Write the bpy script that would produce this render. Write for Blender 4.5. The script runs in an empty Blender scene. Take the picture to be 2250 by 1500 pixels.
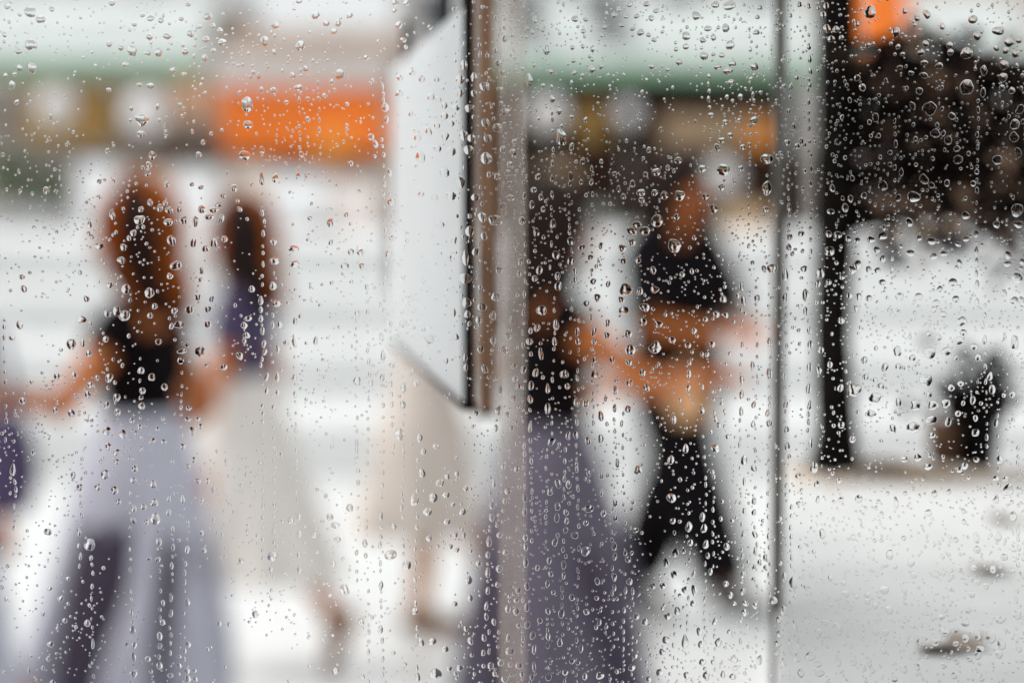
import bpy, bmesh, math, random
import numpy as np
from mathutils import Vector, Matrix
R = math.radians
scene = bpy.context.scene
C = scene.collection

# ------------------------------------------------------------------ camera
# standing indoors one metre behind a rain-covered window, focused on the drops on the glass
FPX, CX, CY = 85.0 / 36.0 * 2250.0, 1125.0, 750.0
PITCH = R(3.18)
EYE = Vector((0.0, -1.0, 1.55))
cd = bpy.data.cameras.new('camera')
cam = bpy.data.objects.new('camera', cd); C.objects.link(cam)
cam.location = EYE
cam.rotation_euler = (R(90) - PITCH, 0, 0)
cd.lens = 85.0; cd.sensor_width = 36.0
cd.clip_start = 0.02; cd.clip_end = 2000
cd.dof.use_dof = True
cd.dof.focus_distance = 1.006
cd.dof.aperture_fstop = 4.8
cd.dof.aperture_blades = 0
scene.camera = cam

# ------------------------------------------------------------------ overcast sky, weak soft sun, exposure
SUN_EL, SUN_AZ = R(56), R(-93)      # sun high behind cloud, to the left of the street
w = bpy.data.worlds.new('World'); scene.world = w; w.use_nodes = True
nt = w.node_tree
bg = nt.nodes['Background']
sky = nt.nodes.new('ShaderNodeTexSky'); sky.sky_type = 'NISHITA'; sky.sun_disc = False
sky.sun_elevation = SUN_EL; sky.sun_rotation = SUN_AZ
sky.air_density = 1.0; sky.dust_density = 6.0; sky.ozone_density = 1.0
hs = nt.nodes.new('ShaderNodeHueSaturation'); hs.inputs['Saturation'].default_value = 0.22
nt.links.new(sky.outputs[0], hs.inputs['Color'])
mixc = nt.nodes.new('ShaderNodeMix'); mixc.data_type = 'RGBA'; mixc.inputs['Factor'].default_value = 0.6
for i in mixc.inputs:
    if i.type == 'RGBA' and i.name == 'A': nt.links.new(hs.outputs[0], i)
for i in mixc.inputs:
    if i.type == 'RGBA' and i.name == 'B': i.default_value = (5.0, 5.15, 5.3, 1)
nt.links.new([o for o in mixc.outputs if o.type == 'RGBA'][0], bg.inputs['Color'])
bg.inputs['Strength'].default_value = 0.15
sd = bpy.data.lights.new('sun', 'SUN'); sd.energy = 1.0; sd.angle = R(20); sd.color = (1.0, 0.98, 0.95)
sun = bpy.data.objects.new('sun', sd); C.objects.link(sun)
sv = Vector((math.sin(SUN_AZ) * math.cos(SUN_EL), math.cos(SUN_AZ) * math.cos(SUN_EL), math.sin(SUN_EL)))
sun.rotation_euler = sv.to_track_quat('Z', 'Y').to_euler(); sun.location = (-8, 12, 20)
vs = scene.view_settings
vs.view_transform = 'Standard'; vs.look = 'None'; vs.gamma = 1.0; vs.use_curve_mapping = False
vs.exposure = 0.74
cy = scene.cycles
cy.use_denoising = True
cy.caustics_reflective = False; cy.caustics_refractive = False
cy.max_bounces = 10; cy.transmission_bounces = 8; cy.transparent_max_bounces = 12
cy.use_adaptive_sampling = False
cy.sample_clamp_indirect = 6.0

def at(px, py, d):
    """World point that lies on the photo's line of sight through pixel (px, py), d metres in front of the camera along +Y."""
    f = Vector((0, math.cos(PITCH), -math.sin(PITCH))); u = Vector((0, math.sin(PITCH), math.cos(PITCH)))
    v = f * FPX + Vector((1, 0, 0)) * (px - CX) + u * (CY - py)
    return EYE + v * (d / v.y)

# ------------------------------------------------------------------ materials
MATS = {}
def mat(name, col, rough=0.6, var=0.12, scale=8.0, bump=0.0, metallic=0.0, spec=0.5, detail=4.0, col2=None, sheen=0.0, trans=0.0, clear=0.0):
    if name in MATS: return MATS[name]
    m = bpy.data.materials.new(name); m.use_nodes = True
    t = m.node_tree; b = t.nodes['Principled BSDF']
    tc = t.nodes.new('ShaderNodeTexCoord')
    n = t.nodes.new('ShaderNodeTexNoise'); n.inputs['Scale'].default_value = scale; n.inputs['Detail'].default_value = detail
    t.links.new(tc.outputs['Object'], n.inputs['Vector'])
    r = t.nodes.new('ShaderNodeValToRGB')
    c2 = col2 if col2 else tuple(max(0.0, c * (1 - 2 * var)) for c in col)
    r.color_ramp.elements[0].position = 0.32; r.color_ramp.elements[1].position = 0.68
    r.color_ramp.elements[0].color = (*c2, 1); r.color_ramp.elements[1].color = (*col, 1)
    t.links.new(n.outputs['Fac'], r.inputs['Fac']); t.links.new(r.outputs['Color'], b.inputs['Base Color'])
    b.inputs['Roughness'].default_value = rough; b.inputs['Metallic'].default_value = metallic
    b.inputs['Specular IOR Level'].default_value = spec
    if sheen: b.inputs['Sheen Weight'].default_value = sheen
    if bump:
        bp = t.nodes.new('ShaderNodeBump'); bp.inputs['Strength'].default_value = bump; bp.inputs['Distance'].default_value = 0.01
        t.links.new(n.outputs['Fac'], bp.inputs['Height']); t.links.new(bp.outputs['Normal'], b.inputs['Normal'])
    if clear:
        tp = t.nodes.new('ShaderNodeBsdfTransparent'); mc = t.nodes.new('ShaderNodeMixShader'); mc.inputs[0].default_value = clear
    if trans:
        tr = t.nodes.new('ShaderNodeBsdfTranslucent'); mx = t.nodes.new('ShaderNodeMixShader'); mx.inputs[0].default_value = trans
        t.links.new(r.outputs['Color'], tr.inputs['Color'])
        t.links.new(b.outputs[0], mx.inputs[1]); t.links.new(tr.outputs[0], mx.inputs[2])
        last = mx.outputs[0]
        if clear:
            t.links.new(last, mc.inputs[1]); t.links.new(tp.outputs[0], mc.inputs[2]); last = mc.outputs[0]
        t.links.new(last, t.nodes['Material Output'].inputs['Surface'])
    MATS[name] = m
    return m

def glass_pane_mat():
    m = bpy.data.materials.new('window_glass'); m.use_nodes = True
    t = m.node_tree; t.nodes.remove(t.nodes['Principled BSDF'])
    tr = t.nodes.new('ShaderNodeBsdfTransparent'); tr.inputs[0].default_value = (0.985, 0.99, 0.985, 1)
    gl = t.nodes.new('ShaderNodeBsdfGlossy'); gl.inputs['Roughness'].default_value = 0.02
    fr = t.nodes.new('ShaderNodeFresnel'); fr.inputs['IOR'].default_value = 1.45
    mx = t.nodes.new('ShaderNodeMixShader')
    t.links.new(fr.outputs[0], mx.inputs[0]); t.links.new(tr.outputs[0], mx.inputs[1]); t.links.new(gl.outputs[0], mx.inputs[2])
    t.links.new(mx.outputs[0], t.nodes['Material Output'].inputs['Surface'])
    return m

def water_mat():
    m = bpy.data.materials.new('water'); m.use_nodes = True
    t = m.node_tree; t.nodes.remove(t.nodes['Principled BSDF'])
    g = t.nodes.new('ShaderNodeBsdfGlass'); g.inputs['IOR'].default_value = 1.333; g.inputs['Roughness'].default_value = 0.0
    t.links.new(g.outputs[0], t.nodes['Material Output'].inputs['Surface'])
    return m

# ------------------------------------------------------------------ mesh helpers
def tag(o, label=None, cat=None, group=None, kind=None):
    if label: o['label'] = label
    if cat: o['category'] = cat
    if group: o['group'] = group
    if kind: o['kind'] = kind
    return o

def link(name, me, material=None, parent=None, smooth=False):
    o = bpy.data.objects.new(name, me); C.objects.link(o)
    if material: me.materials.append(material)
    if parent: o.parent = parent
    if smooth: me.polygons.foreach_set('use_smooth', [True] * len(me.polygons))
    return o

def empty(name, loc=(0, 0, 0), rz=0.0):
    o = bpy.data.objects.new(name, None); C.objects.link(o)
    o.location = loc; o.rotation_euler = (0, 0, rz); o.empty_display_size = 0.1
    return o

class MB:
    """collects simple solids into one mesh"""
    def __init__(s): s.v = []; s.f = []
    def add(s, v, f):
        k = len(s.v); s.v += [tuple(p) for p in v]; s.f += [tuple(i + k for i in q) for q in f]; return s
    def box(s, x0, x1, y0, y1, z0, z1):
        v = [(x, y, z) for z in (z0, z1) for y in (y0, y1) for x in (x0, x1)]
        return s.add(v, [(0, 2, 3, 1), (4, 5, 7, 6), (0, 1, 5, 4), (2, 6, 7, 3), (0, 4, 6, 2), (1, 3, 7, 5)])
    def prism(s, poly, z0, z1):
        n = len(poly); v = [(x, y, z0) for x, y in poly] + [(x, y, z1) for x, y in poly]
        f = [tuple(range(n - 1, -1, -1)), tuple(range(n, 2 * n))] + [(i, (i + 1) % n, n + (i + 1) % n, n + i) for i in range(n)]
        return s.add(v, f)
    def prism_x(s, poly, x0, x1):
        """poly in (y, z), extruded along x"""
        n = len(poly); v = [(x0, y, z) for y, z in poly] + [(x1, y, z) for y, z in poly]
        f = [tuple(range(n)), tuple(range(2 * n - 1, n - 1, -1))] + [(n + i, n + (i + 1) % n, (i + 1) % n, i) for i in range(n)]
        return s.add(v, f)
    def tube(s, pts, rad, seg=10, flat=1.0):
        pts = [Vector(p) for p in pts]; n = len(pts); v = []; f = []
        if not hasattr(rad, '__len__'): rad = [rad] * n
        steep = abs((pts[-1] - pts[0]).normalized().z)
        for i, p in enumerate(pts):
            d = (pts[min(i + 1, n - 1)] - pts[max(i - 1, 0)]).normalized()
            a = d.cross(Vector((0, 0, 1)) if steep < .8 else Vector((0, 1, 0)))
            if a.length < 1e-3: a = Vector((1, 0, 0))
            a.normalize(); b = d.cross(a)
            for k in range(seg):
                t = 2 * math.pi * k / seg
                v.append(p + a * math.cos(t) * rad[i] + b * math.sin(t) * rad[i] * flat)
        for i in range(n - 1):
            for k in range(seg):
                f.append((i * seg + k, i * seg + (k + 1) % seg, (i + 1) * seg + (k + 1) % seg, (i + 1) * seg + k))
        f.append(tuple(range(seg - 1, -1, -1))); f.append(tuple(range((n - 1) * seg, n * seg)))
        return s.add(v, f)
    def lathe(s, prof, cx=0, cy=0, seg=20):
        v = []; f = []; n = len(prof)
        for r, z in prof:
            for k in range(seg):
                t = 2 * math.pi * k / seg; v.append((cx + r * math.cos(t), cy + r * math.sin(t), z))
        for i in range(n - 1):
            for k in range(seg):
                f.append((i * seg + k, i * seg + (k + 1) % seg, (i + 1) * seg + (k + 1) % seg, (i + 1) * seg + k))
        f.append(tuple(range(seg - 1, -1, -1))); f.append(tuple(range((n - 1) * seg, n * seg)))
        return s.add(v, f)
    def mesh(s, name):
        me = bpy.data.meshes.new(name); me.from_pydata(s.v, [], s.f); me.validate(); me.update(); return me
    def build(s, name, material, parent=None, smooth=False, bevel=0.0):
        o = link(name, s.mesh(name), material, parent, smooth)
        if bevel:
            m = o.modifiers.new('bevel', 'BEVEL'); m.width = bevel; m.segments = 2; m.limit_method = 'ANGLE'
        return o

def local(o, p):
    return Vector(p) - o.location
# ------------------------------------------------------------------ the setting: street, steps, terrace, the room behind the glass
M_pave = mat('pale_paving', (0.66, 0.66, 0.65), 0.28, 0.05, 1.3, 0.15)
M_stone = mat('pale_stone', (0.66, 0.665, 0.66), 0.55, 0.05, 2.0, 0.15)
M_room = mat('dark_plaster', (0.035, 0.033, 0.032), 0.8, 0.15, 3.0)
M_roomfloor = mat('dark_floor', (0.04, 0.035, 0.03), 0.5, 0.2, 4.0)
M_dark = mat('black_metal', (0.008, 0.007, 0.007), 0.6, 0.1, 20.0, spec=0.15)
M_wall_out = mat('facade_render', (0.80, 0.79, 0.77), 0.8, 0.08, 4.0, 0.1)  # unseen outer wall, made white to bounce fill light onto post and planter

def struct(o):
    o['kind'] = 'structure'; return o

struct(MB().box(-300, 300, -40, 600, -0.3, 0.0).build('pavement', M_pave))
# four deep steps of pale stone up to the terrace: each tread is a slab of its own
st = struct(empty('steps', (0, 12.8, 0)))
for k in range(4):
    y0 = k * 1.55
    for j in range(12):
        x0 = -12 + j * 2.0
        MB().box(x0 + 0.004, x0 + 1.996, y0, y0 + 1.56, -0.25 + 0.32 * k, 0.32 * (k + 1)).build('step_slab', M_stone, st, bevel=0.015)
struct(MB().box(-60, 60, 12.8 + 4 * 1.55 + 0.01, 90, -0.29, 1.276).build('terrace', M_stone))
struct(MB().box(-60, -12.01, 12.8, 12.8 + 6.2, -0.29, 1.27).build('retaining_wall', M_stone))
struct(MB().box(12.01, 60, 12.8, 12.8 + 6.2, -0.29, 1.27).build('retaining_wall', M_stone))

# room the photographer stands in
struct(MB().box(-2.6, 2.6, -3.6, -0.06, -0.05, 0.012).build('room_floor', M_roomfloor))
struct(MB().box(-2.6, 2.6, -3.6, -0.06, 2.75, 2.85).build('ceiling', M_room))
struct(MB().box(-2.6, 2.6, -3.7, -3.6, 0.0, 2.85).build('wall_back', M_room))
struct(MB().box(-2.7, -2.6, -3.7, 0.0, 0.0, 2.85).build('wall_left', M_room))
struct(MB().box(2.6, 2.7, -3.7, 0.0, 0.0, 2.85).build('wall_right', M_room))
wf = struct(empty('window_wall', (0, 0, 0)))
WX, WZ0, WZ1 = 0.44, 1.12, 1.98
for nm, x0, x1, z0, z1 in (('lower_wall', -2.7, 2.7, 0.0, WZ0), ('upper_wall', -2.7, 2.7, WZ1, 3.0), ('side_wall', -2.7, -WX, WZ0, WZ1), ('side_wall', WX, 2.7, WZ0, WZ1)):
    MB().box(x0, x1, 0.004, 0.03, z0, z1).build(nm, M_wall_out, wf)
    MB().box(x0, x1, -0.06, 0.0035, z0, z1).build('wall_lining', M_room, wf)
beam = struct(empty('eaves_beam', (0, 0, 2.88)))
MB().box(-1.2, 1.2, 0.24, 0.52, 0, 0.05).build('soffit', M_wall_out, beam)
for xx in (-1.0, 1.0): MB().box(xx - .03, xx + .03, 0.031, 0.24, 0, 0.05).build('bracket', M_wall_out, beam)
ZB = 2.8802

win = empty('shop_window', (0, 0, WZ0))
tag(win, 'clear window pane covered in rain, the street seen through it', 'window')
M_glass = glass_pane_mat(); M_water = water_mat()
hh = WZ1 - WZ0
MB().box(-WX + .02, WX - .02, 0.0, 0.006, 0.02, hh - .02).build('glass_pane', M_glass, win)
for x0, x1 in ((-WX, -WX + .021), (WX - .021, WX)): MB().box(x0, x1, -0.03, 0.0033, 0.0, hh).build('frame_post', M_dark, win)
for z0, z1 in ((0.0, .021), (hh - .021, hh)): MB().box(-WX + .0212, WX - .0212, -0.03, 0.0033, z0, z1).build('frame_rail', M_dark, win)

# ------------------------------------------------------------------ things right outside the window
# white sign that hangs from the canopy, edge-on to the window
M_white = mat('opal_acrylic', (0.88, 0.89, 0.90), 0.35, 0.02, 6.0, trans=0.5)
M_brown = mat('dark_wood', (0.36, 0.20, 0.12), 0.7, 0.25, 14.0, spec=0.2)
n0, n1 = at(1019, 12, 1.35), at(862, 185, 1.98)
b0 = at(1019, 885, 1.35)
zt, zb = n0.z, b0.z
dv = Vector((n1.x - n0.x, n1.y - n0.y, 0)).normalized(); pv = Vector((dv.y, -dv.x, 0))      # pv points to the right, away from the white face
sg = empty('hanging_sign', (n0.x, n0.y, zb))
tag(sg, 'blank white sign board hanging edge-on outside the glass on a black hanger', 'sign')
def strip(a, b, t0, t1, z0, z1):
    q = [a + pv * t0, b + pv * t0, b + pv * t1, a + pv * t1]
    return MB().prism([(p.x - n0.x, p.y - n0.y) for p in q], z0 - zb, z1 - zb)
A0 = Vector((n0.x, n0.y, 0)); A1 = Vector((n1.x, n1.y, 0))
strip(A0 + dv * 0.004, A1, 0.0, 0.006, zb, zt).build('board', M_white, sg)
strip(A0 - dv * 0.004, A0 + dv * 0.003, -0.0003, 0.0050, zb - 0.004, ZB).build('hanger', M_dark, sg)
strip(A0, A1, -0.0012, 0.0064, zb - 0.0035, zb - 0.0002).build('edge_trim', M_dark, sg)
for k in (0.25, 0.8):
    p = A0.lerp(A1, k)
    MB().tube([p + pv * 0.003 - A0 + Vector((0, 0, zt - zb)), p + pv * 0.003 - A0 + Vector((0, 0, zt - zb + 0.03))], 0.003).build('hook', M_dark, sg)
# brown batten between sign and post
bt = at(1068, 300, 1.8); bb = at(1068, 905, 1.8)
ba = empty('timber_batten', (bt.x, bt.y, bb.z))
tag(ba, 'narrow dark brown timber batten hanging between the white sign and the post', 'batten')
MB().box(-0.0078, 0.0078, -0.006, 0.006, 0, ZB - bb.z - .004).build('plank', M_brown, ba, bevel=0.001)
MB().box(-0.006, 0.006, .45 - bt.y, 0.0, ZB - bb.z - .0038, ZB - bb.z).build('hanger_arm', M_dark, ba)
MB().box(-0.0084, 0.0084, -0.007, 0.007, -0.003, 0.0).build('end_cap', M_dark, ba)
# slim metal post with a groove, and a thin steel rod
M_post = mat('frosted_beige_acrylic', (0.80, 0.69, 0.62), 0.42, 0.10, 30.0, trans=0.65, clear=0.74)
pp = at(1126, 750, 1.26)
po = empty('eaves_post', (pp.x, pp.y, 0))
tag(po, 'slim frosted beige post standing just outside the glass, floor to canopy', 'post')
poly = [(-.0070, -.006), (-.003, -.008), (.002, -.008), (.0026, -.0055), (.0040, -.0055), (.0046, -.008), (.0070, -.006), (.0070, .008), (-.0070, .008)]
MB().prism(poly, 0.012, ZB).build('shaft', M_post, po)
MB().box(-.04, .04, -.04, .04, 0.0, 0.0125).build('base_plate', M_dark, po)
rp = at(1711, 750, 1.5)
ro = empty('steel_rod', (rp.x, rp.y, 0))
tag(ro, 'thin dark grey steel rod rising beside the planter just outside the glass', 'rod')
M_steel = mat('grey_steel', (0.13, 0.125, 0.11), 0.5, 0.1, 30.0, metallic=0.4)
MB().tube([(0, 0, 0.01), (0, 0, 1.0), (0, 0, ZB)], 0.0040, 12).build('shaft', M_steel, ro, True)
MB().lathe([(0.02, 0), (0.02, 0.008), (0.006, 0.012)]).build('foot', M_dark, ro)

# raised concrete bed beside the window, with a slender dark tree
M_conc = mat('pale_concrete', (0.70, 0.705, 0.70), 0.75, 0.07, 9.0, 0.2, detail=8.0)
M_soil = mat('tan_bark_mulch', (0.78, 0.66, 0.56), 0.9, 0.12, 60.0, 0.5)
M_bark = mat('black_bark', (0.012, 0.010, 0.009), 0.9, 0.3, 40.0, 0.4, spec=0.03)
M_leaf = mat('dark_leaf', (0.014, 0.009, 0.008), 0.8, 0.3, 30.0, spec=0.03)
M_leafb = mat('dry_brown_leaf', (0.30, 0.19, 0.13), 0.7, 0.25, 30.0, spec=0.2)
ZP = 1.30
def onbed(px, py):
    """point on the bed's top under a pixel"""
    a = at(px, py, 1.0); d = (ZP - EYE.z) / (a.z - EYE.z)
    return at(px, py, d)
T = onbed(1830, 1052)
p1, p2 = onbed(1716, 1500), onbed(1716, 1008)
bed = empty('raised_planter', (0.9, 0.8, 0))
tag(bed, 'raised pale concrete planter wall beside the window, dry and stained on top', 'planter')
q1 = Vector((p1.x * 0.93, p1.y - 0.06, 0))
poly = [(q1.x - .9, q1.y - .8), (1.55 - .9, q1.y - .8), (1.55 - .9, p2.y + .02 - .8), (p2.x - .9, p2.y + .02 - .8)]
MB().prism(poly, 0.0, ZP).build('concrete_bed', M_conc, bed, bevel=0.004)
rnd = random.Random(4)
tree = empty('potted_tree', (T.x, T.y, ZP))
tag(tree, 'slender black-trunked tree with dark drooping leaves growing from the raised planter', 'tree')
pts = [(0.0, 0, -0.02), (0.003, 0, 0.04), (-0.002, 0, 0.13), (0.002, 0.002, 0.26), (0.0, 0, 0.5), (0.004, 0.004, 0.8), (0.01, 0, 1.05)]
MB().tube(pts, [0.030, 0.0195, 0.0170, 0.0190, 0.0185, 0.016, 0.009], 14).build('trunk', M_bark, tree, True)
# limbs and leaves: a curtain of twigs to the right of the trunk at eye height, and the crown above the frame
limbs = MB(); lv = MB(); lb = MB()
def leaf(mb, p, size, r):
    d = Vector((r.gauss(0, 1), r.gauss(0, 1), r.gauss(-0.4, 0.8))).normalized()
    a = d.cross(Vector((r.gauss(0, 1), r.gauss(0, 1), r.gauss(0, 1)))).normalized(); n = d.cross(a)
    w_ = size * 0.28
    v = [p, p + d * size * .35 + a * w_ + n * w_ * .3, p + d * size * .75 + a * w_ * .75 + n * w_ * .25, p + d * size - n * w_ * .3,
         p + d * size * .75 - a * w_ * .75 + n * w_ * .25, p + d * size * .35 - a * w_ + n * w_ * .3, p + d * size * .4, p + d * size * .8 - n * w_ * .1]
    mb.add(v, [(0, 1, 6), (1, 2, 7, 6), (2, 3, 7), (3, 4, 7), (4, 5, 6, 7), (5, 0, 6)])
def spray(z0, ang, ln, drop, n, size, r):
    p0 = Vector((0, 0, z0)); d = Vector((math.cos(ang), math.sin(ang), 0)); P = []
    for i in range(7):
        t = i / 6
        P.append(p0 + d * ln * t + Vector((r.gauss(0, .006), r.gauss(0, .006), drop * t * t + 0.03 * math.sin(3.1 * t))))
    limbs.tube(P, [0.0055 * (1 - .75 * i / 6) for i in range(7)], 6)
    for k in range(n):
        t = r.uniform(0.12, 1.0); i = min(5, int(t * 6)); q = P[i].lerp(P[i + 1], t * 6 - i)
        q = q + Vector((r.gauss(0, .018), r.gauss(0, .03), r.gauss(-.008, .02)))
        leaf(lb if r.random() < 0.22 else lv, q, r.uniform(.6, 1.25) * size, r)
for k in range(19):
    spray(rnd.uniform(.215, .365), R(rnd.uniform(-38, 34)), rnd.uniform(.14, .46), rnd.uniform(-.10, -.02), 78, 0.021, rnd)
for k in range(7):
    spray(rnd.uniform(.30, .40), R(rnd.uniform(-30, -12)), rnd.uniform(.30, .40), rnd.uniform(-.30, -.16), 60, 0.021, rnd)
for k in range(22):
    spray(rnd.uniform(.58, 1.0), rnd.uniform(0, 6.28), rnd.uniform(.2, .42), rnd.uniform(-.08, .12), 34, 0.04, rnd)
limbs.build('limbs', M_bark, tree, True)
lv.build('crown', M_leaf, tree); lb.build('dry_foliage', M_leafb, tree)
tree.children[-1]['label'] = 'dry brown leaves among the dark ones'
# mulch mound at the foot of the tree
M_fallen = mat('faded_leaf', (0.50, 0.41, 0.35), 0.8, 0.2, 60.0, spec=0.2)
mm = MB(); rnd = random.Random(9)
for k in range(2600):
    a = rnd.uniform(0, 6.283); rr = abs(rnd.gauss(0, .05)) + .008
    x, y = T.x + .035 + rr * math.cos(a) * 1.6, T.y + .02 + rr * math.sin(a) * .9
    if x < (p1.x + (y - p1.y) * (p2.x - p1.x) / (p2.y - p1.y)) + .008 or y > p2.y + .012: continue
    z = ZP + max(0.001, .014 * math.exp(-(rr / .05) ** 2)) + rnd.uniform(0, .003)
    s = rnd.uniform(.003, .007); c, sn = math.cos(a * 3), math.sin(a * 3)
    v = [(x + c * s, y + sn * s, z), (x - sn * s * .4, y + c * s * .4, z + .002), (x - c * s, y - sn * s, z), (x + sn * s * .4, y - c * s * .4, z - .001)]
    mm.add(v, [(0, 1, 2, 3)])
tag(mm.build('bark_mulch', M_soil), 'tan bark chips heaped around the foot of the black tree trunk', 'mulch', kind='stuff')
# small dark pot with a dry plant
Pp = onbed(2130, 1035)
pot = empty('flower_pot', (Pp.x, Pp.y, ZP))
tag(pot, 'small dark flower pot with a withered clump on the raised planter', 'pot')
M_pot = mat('black_clay', (0.010, 0.009, 0.010), 0.8, 0.3, 40.0, spec=0.1)
M_terra = mat('brown_clay', (0.16, 0.075, 0.035), 0.7, 0.25, 30.0)
MB().lathe([(.017, 0), (.0215, .04), (.024, .058), (.026, .058), (.0265, .066), (.0225, .066), (.0215, .055)], 0.006, 0, 22).build('pot_body', M_pot, pot, True)
MB().lathe([(.012, 0), (.015, .03), (.0165, .05), (.013, .05)], -0.026, -0.006, 18).build('clay_cup', M_terra, pot, True)
wl = MB(); rnd = random.Random(21)
for k in range(230):
    q = Vector((.006 + rnd.gauss(0, .020), rnd.gauss(0, .016), .058 + abs(rnd.gauss(0, .022))))
    leaf(wl, q, .018, rnd)
wl.build('withered_plant', M_leaf, pot)
# dead leaves lying on the concrete
for i, (px, py, lab) in enumerate([(2180, 1262, 'curled dead brown leaf on the planter, farther from the glass'),
                                   (2062, 1432, 'crumpled dead brown leaf on the planter, nearest the glass'),
                                   (2120, 1425, 'small dead brown leaf on the planter beside the crumpled one'),
                                   (2215, 1150, 'pale dead leaf on the planter below the dark flower pot')]):
    p = onbed(px, py); m = MB(); n = 10; ln, wd = (.030, .011) if i != 1 else (.03, .012)
    vs_ = []
    for k in range(n + 1):
        t = k / n; hw = wd * math.sin(math.pi * min(1, t * 1.02 + .02)) ** .8
        vs_ += [(-ln / 2 + ln * t, -hw, .004 + .004 * math.sin(t * 5)), (-ln / 2 + ln * t, 0, .001 + .003 * abs(t - .5)), (-ln / 2 + ln * t, hw, .005 + .003 * math.cos(t * 4))]
    m.add(vs_, [q for k in range(n) for q in ((3 * k, 3 * k + 1, 3 * k + 4, 3 * k + 3), (3 * k + 1, 3 * k + 2, 3 * k + 5, 3 * k + 4))])
    o = m.build('dead_leaf', M_fallen, None, True); o.location = (p.x, p.y, ZP); o.rotation_euler = (0, 0, i * 1.9 + .3)
    tag(o, lab, 'leaf', 'dead leaves on the planter')
# ------------------------------------------------------------------ market stalls on the terrace and the buildings behind
D1 = 31.0
ZT = 1.276
K = D1 / FPX
def X(px, d=D1): return (px - CX) * d / FPX
def Z(py, d=D1): return at(CX, py, d).z
Y1 = D1 - 1.0
M_awn = mat('mint_white_canvas', (0.55, 0.585, 0.57), 0.7, 0.04, 3.0)
M_hem = mat('green_canvas', (0.22, 0.37, 0.24), 0.7, 0.12, 3.0)
M_orange = mat('orange_panel', (0.95, 0.20, 0.003), 0.5, 0.1, 2.0)
M_orange2 = mat('light_orange_panel', (0.97, 0.32, 0.03), 0.5, 0.1, 2.0)
M_peach = mat('peach_panel', (0.85, 0.52, 0.33), 0.6, 0.08, 2.0)
M_amber = mat('amber_board', (0.55, 0.31, 0.08), 0.6, 0.15, 3.0)
M_tan = mat('tan_board', (0.62, 0.42, 0.25), 0.6, 0.12, 3.0)
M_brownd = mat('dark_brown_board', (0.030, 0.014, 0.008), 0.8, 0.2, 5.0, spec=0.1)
M_pinkgrey = mat('pink_grey_render', (0.55, 0.49, 0.46), 0.8, 0.06, 2.0)
M_beige = mat('beige_render', (0.56, 0.43, 0.35), 0.8, 0.08, 2.0)
M_greyb = mat('grey_render', (0.50, 0.50, 0.49), 0.8, 0.06, 2.0)
M_paleb = mat('pale_render', (0.72, 0.72, 0.73), 0.8, 0.05, 2.0)
M_winglass = mat('dark_window', (0.08, 0.085, 0.09), 0.1, 0.1, 2.0)
M_paint = mat('white_paint', (0.84, 0.84, 0.85), 0.5, 0.04, 3.0)
M_cream = mat('cream_paint', (0.74, 0.66, 0.58), 0.6, 0.06, 3.0)
M_greyg = mat('grey_green_paint', (0.36, 0.38, 0.35), 0.6, 0.1, 3.0)
M_shelf = mat('shelf_wood', (0.20, 0.13, 0.09), 0.7, 0.2, 4.0)
M_plant = mat('leaf_green', (0.07, 0.13, 0.045), 0.6, 0.3, 30.0)

def stall(name, label, px0, px1, pya, pyh, back_mat, counter_mat, py_counter, top_mat=None, dy=0.0):
    """awning from pixel column px0 to px1: canvas top edge pya, green hem down to pyh"""
    x0, x1 = X(px0), X(px1); c = (x0 + x1) / 2
    o = empty(name, (c, Y1 + dy, ZT)); tag(o, label, 'market stall', 'market stalls on the terrace')
    za, zh = Z(pya) - ZT, Z(pyh) - ZT
    hem = 0.18
    prof = [(-0.9, zh + hem), (1.3, za + 0.55), (1.3, za + 0.59), (-0.9, zh + hem + 0.04)]
    # steep front slope of the canvas, then the roof
    MB().prism_x([(-1.10, zh + hem - .02), (-0.8, za), (1.4, za + .35), (1.4, za + .39), (-0.82, za + .05), (-1.13, zh + hem)], x0 - c, x1 - c).build('awning', M_awn, o)
    MB().prism_x([(-1.16, zh), (-1.12, zh), (-1.12, zh + hem + .03), (-1.16, zh + hem + .03)], x0 - c, x1 - c).build('valance', M_hem, o)
    for xx in (x0 - c + .06, x1 - c - .06):
        MB().box(xx - .03, xx + .03, -1.0, -.94, 0, zh + hem).build('awning_post', M_greyg, o)
        MB().box(xx - .03, xx + .03, 1.2, 1.26, 0, za + .33).build('awning_post', M_greyg, o)
    MB().box(x0 - c, x1 - c, 1.27, 1.32, 0, za + .3).build('back_wall', back_mat, o)
    zc = Z(py_counter) - ZT
    MB().box(x0 - c + .1, x1 - c - .1, -.7, -.1, 0, zc).build('counter', counter_mat, o)
    MB().box(x0 - c + .06, x1 - c - .06, -.75, -.05, zc, zc + .04).build('counter_top', top_mat or M_paint, o)
    for zz in (zc + .75, zc + 1.25):
        MB().box(x0 - c + .1, x1 - c - .1, .95, 1.265, zz, zz + .035).build('shelf', M_shelf, o)
    return o

def panel(name, label, cat, px0, px1, py0, py1, m, dy, thick=.06, group=None, legs=False):
    """free-standing or hung board on the terrace, its frame and feet"""
    d = D1 + dy
    x0, x1 = X(px0, d), X(px1, d); z1, z0 = Z(py0, d), Z(py1, d); c = (x0 + x1) / 2
    o = empty(name, (c, d - 1.0, ZT)); tag(o, label, cat, group)
    MB().box(x0 - c, x1 - c, 0, thick, z0 - ZT, z1 - ZT).build('board', m, o)
    if legs:
        for xx in (x0 - c + .05, x1 - c - .05):
            MB().box(xx - .025, xx + .025, .061, .11, 0, z1 - ZT - .02).build('leg', M_greyg, o)
    return o

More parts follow.
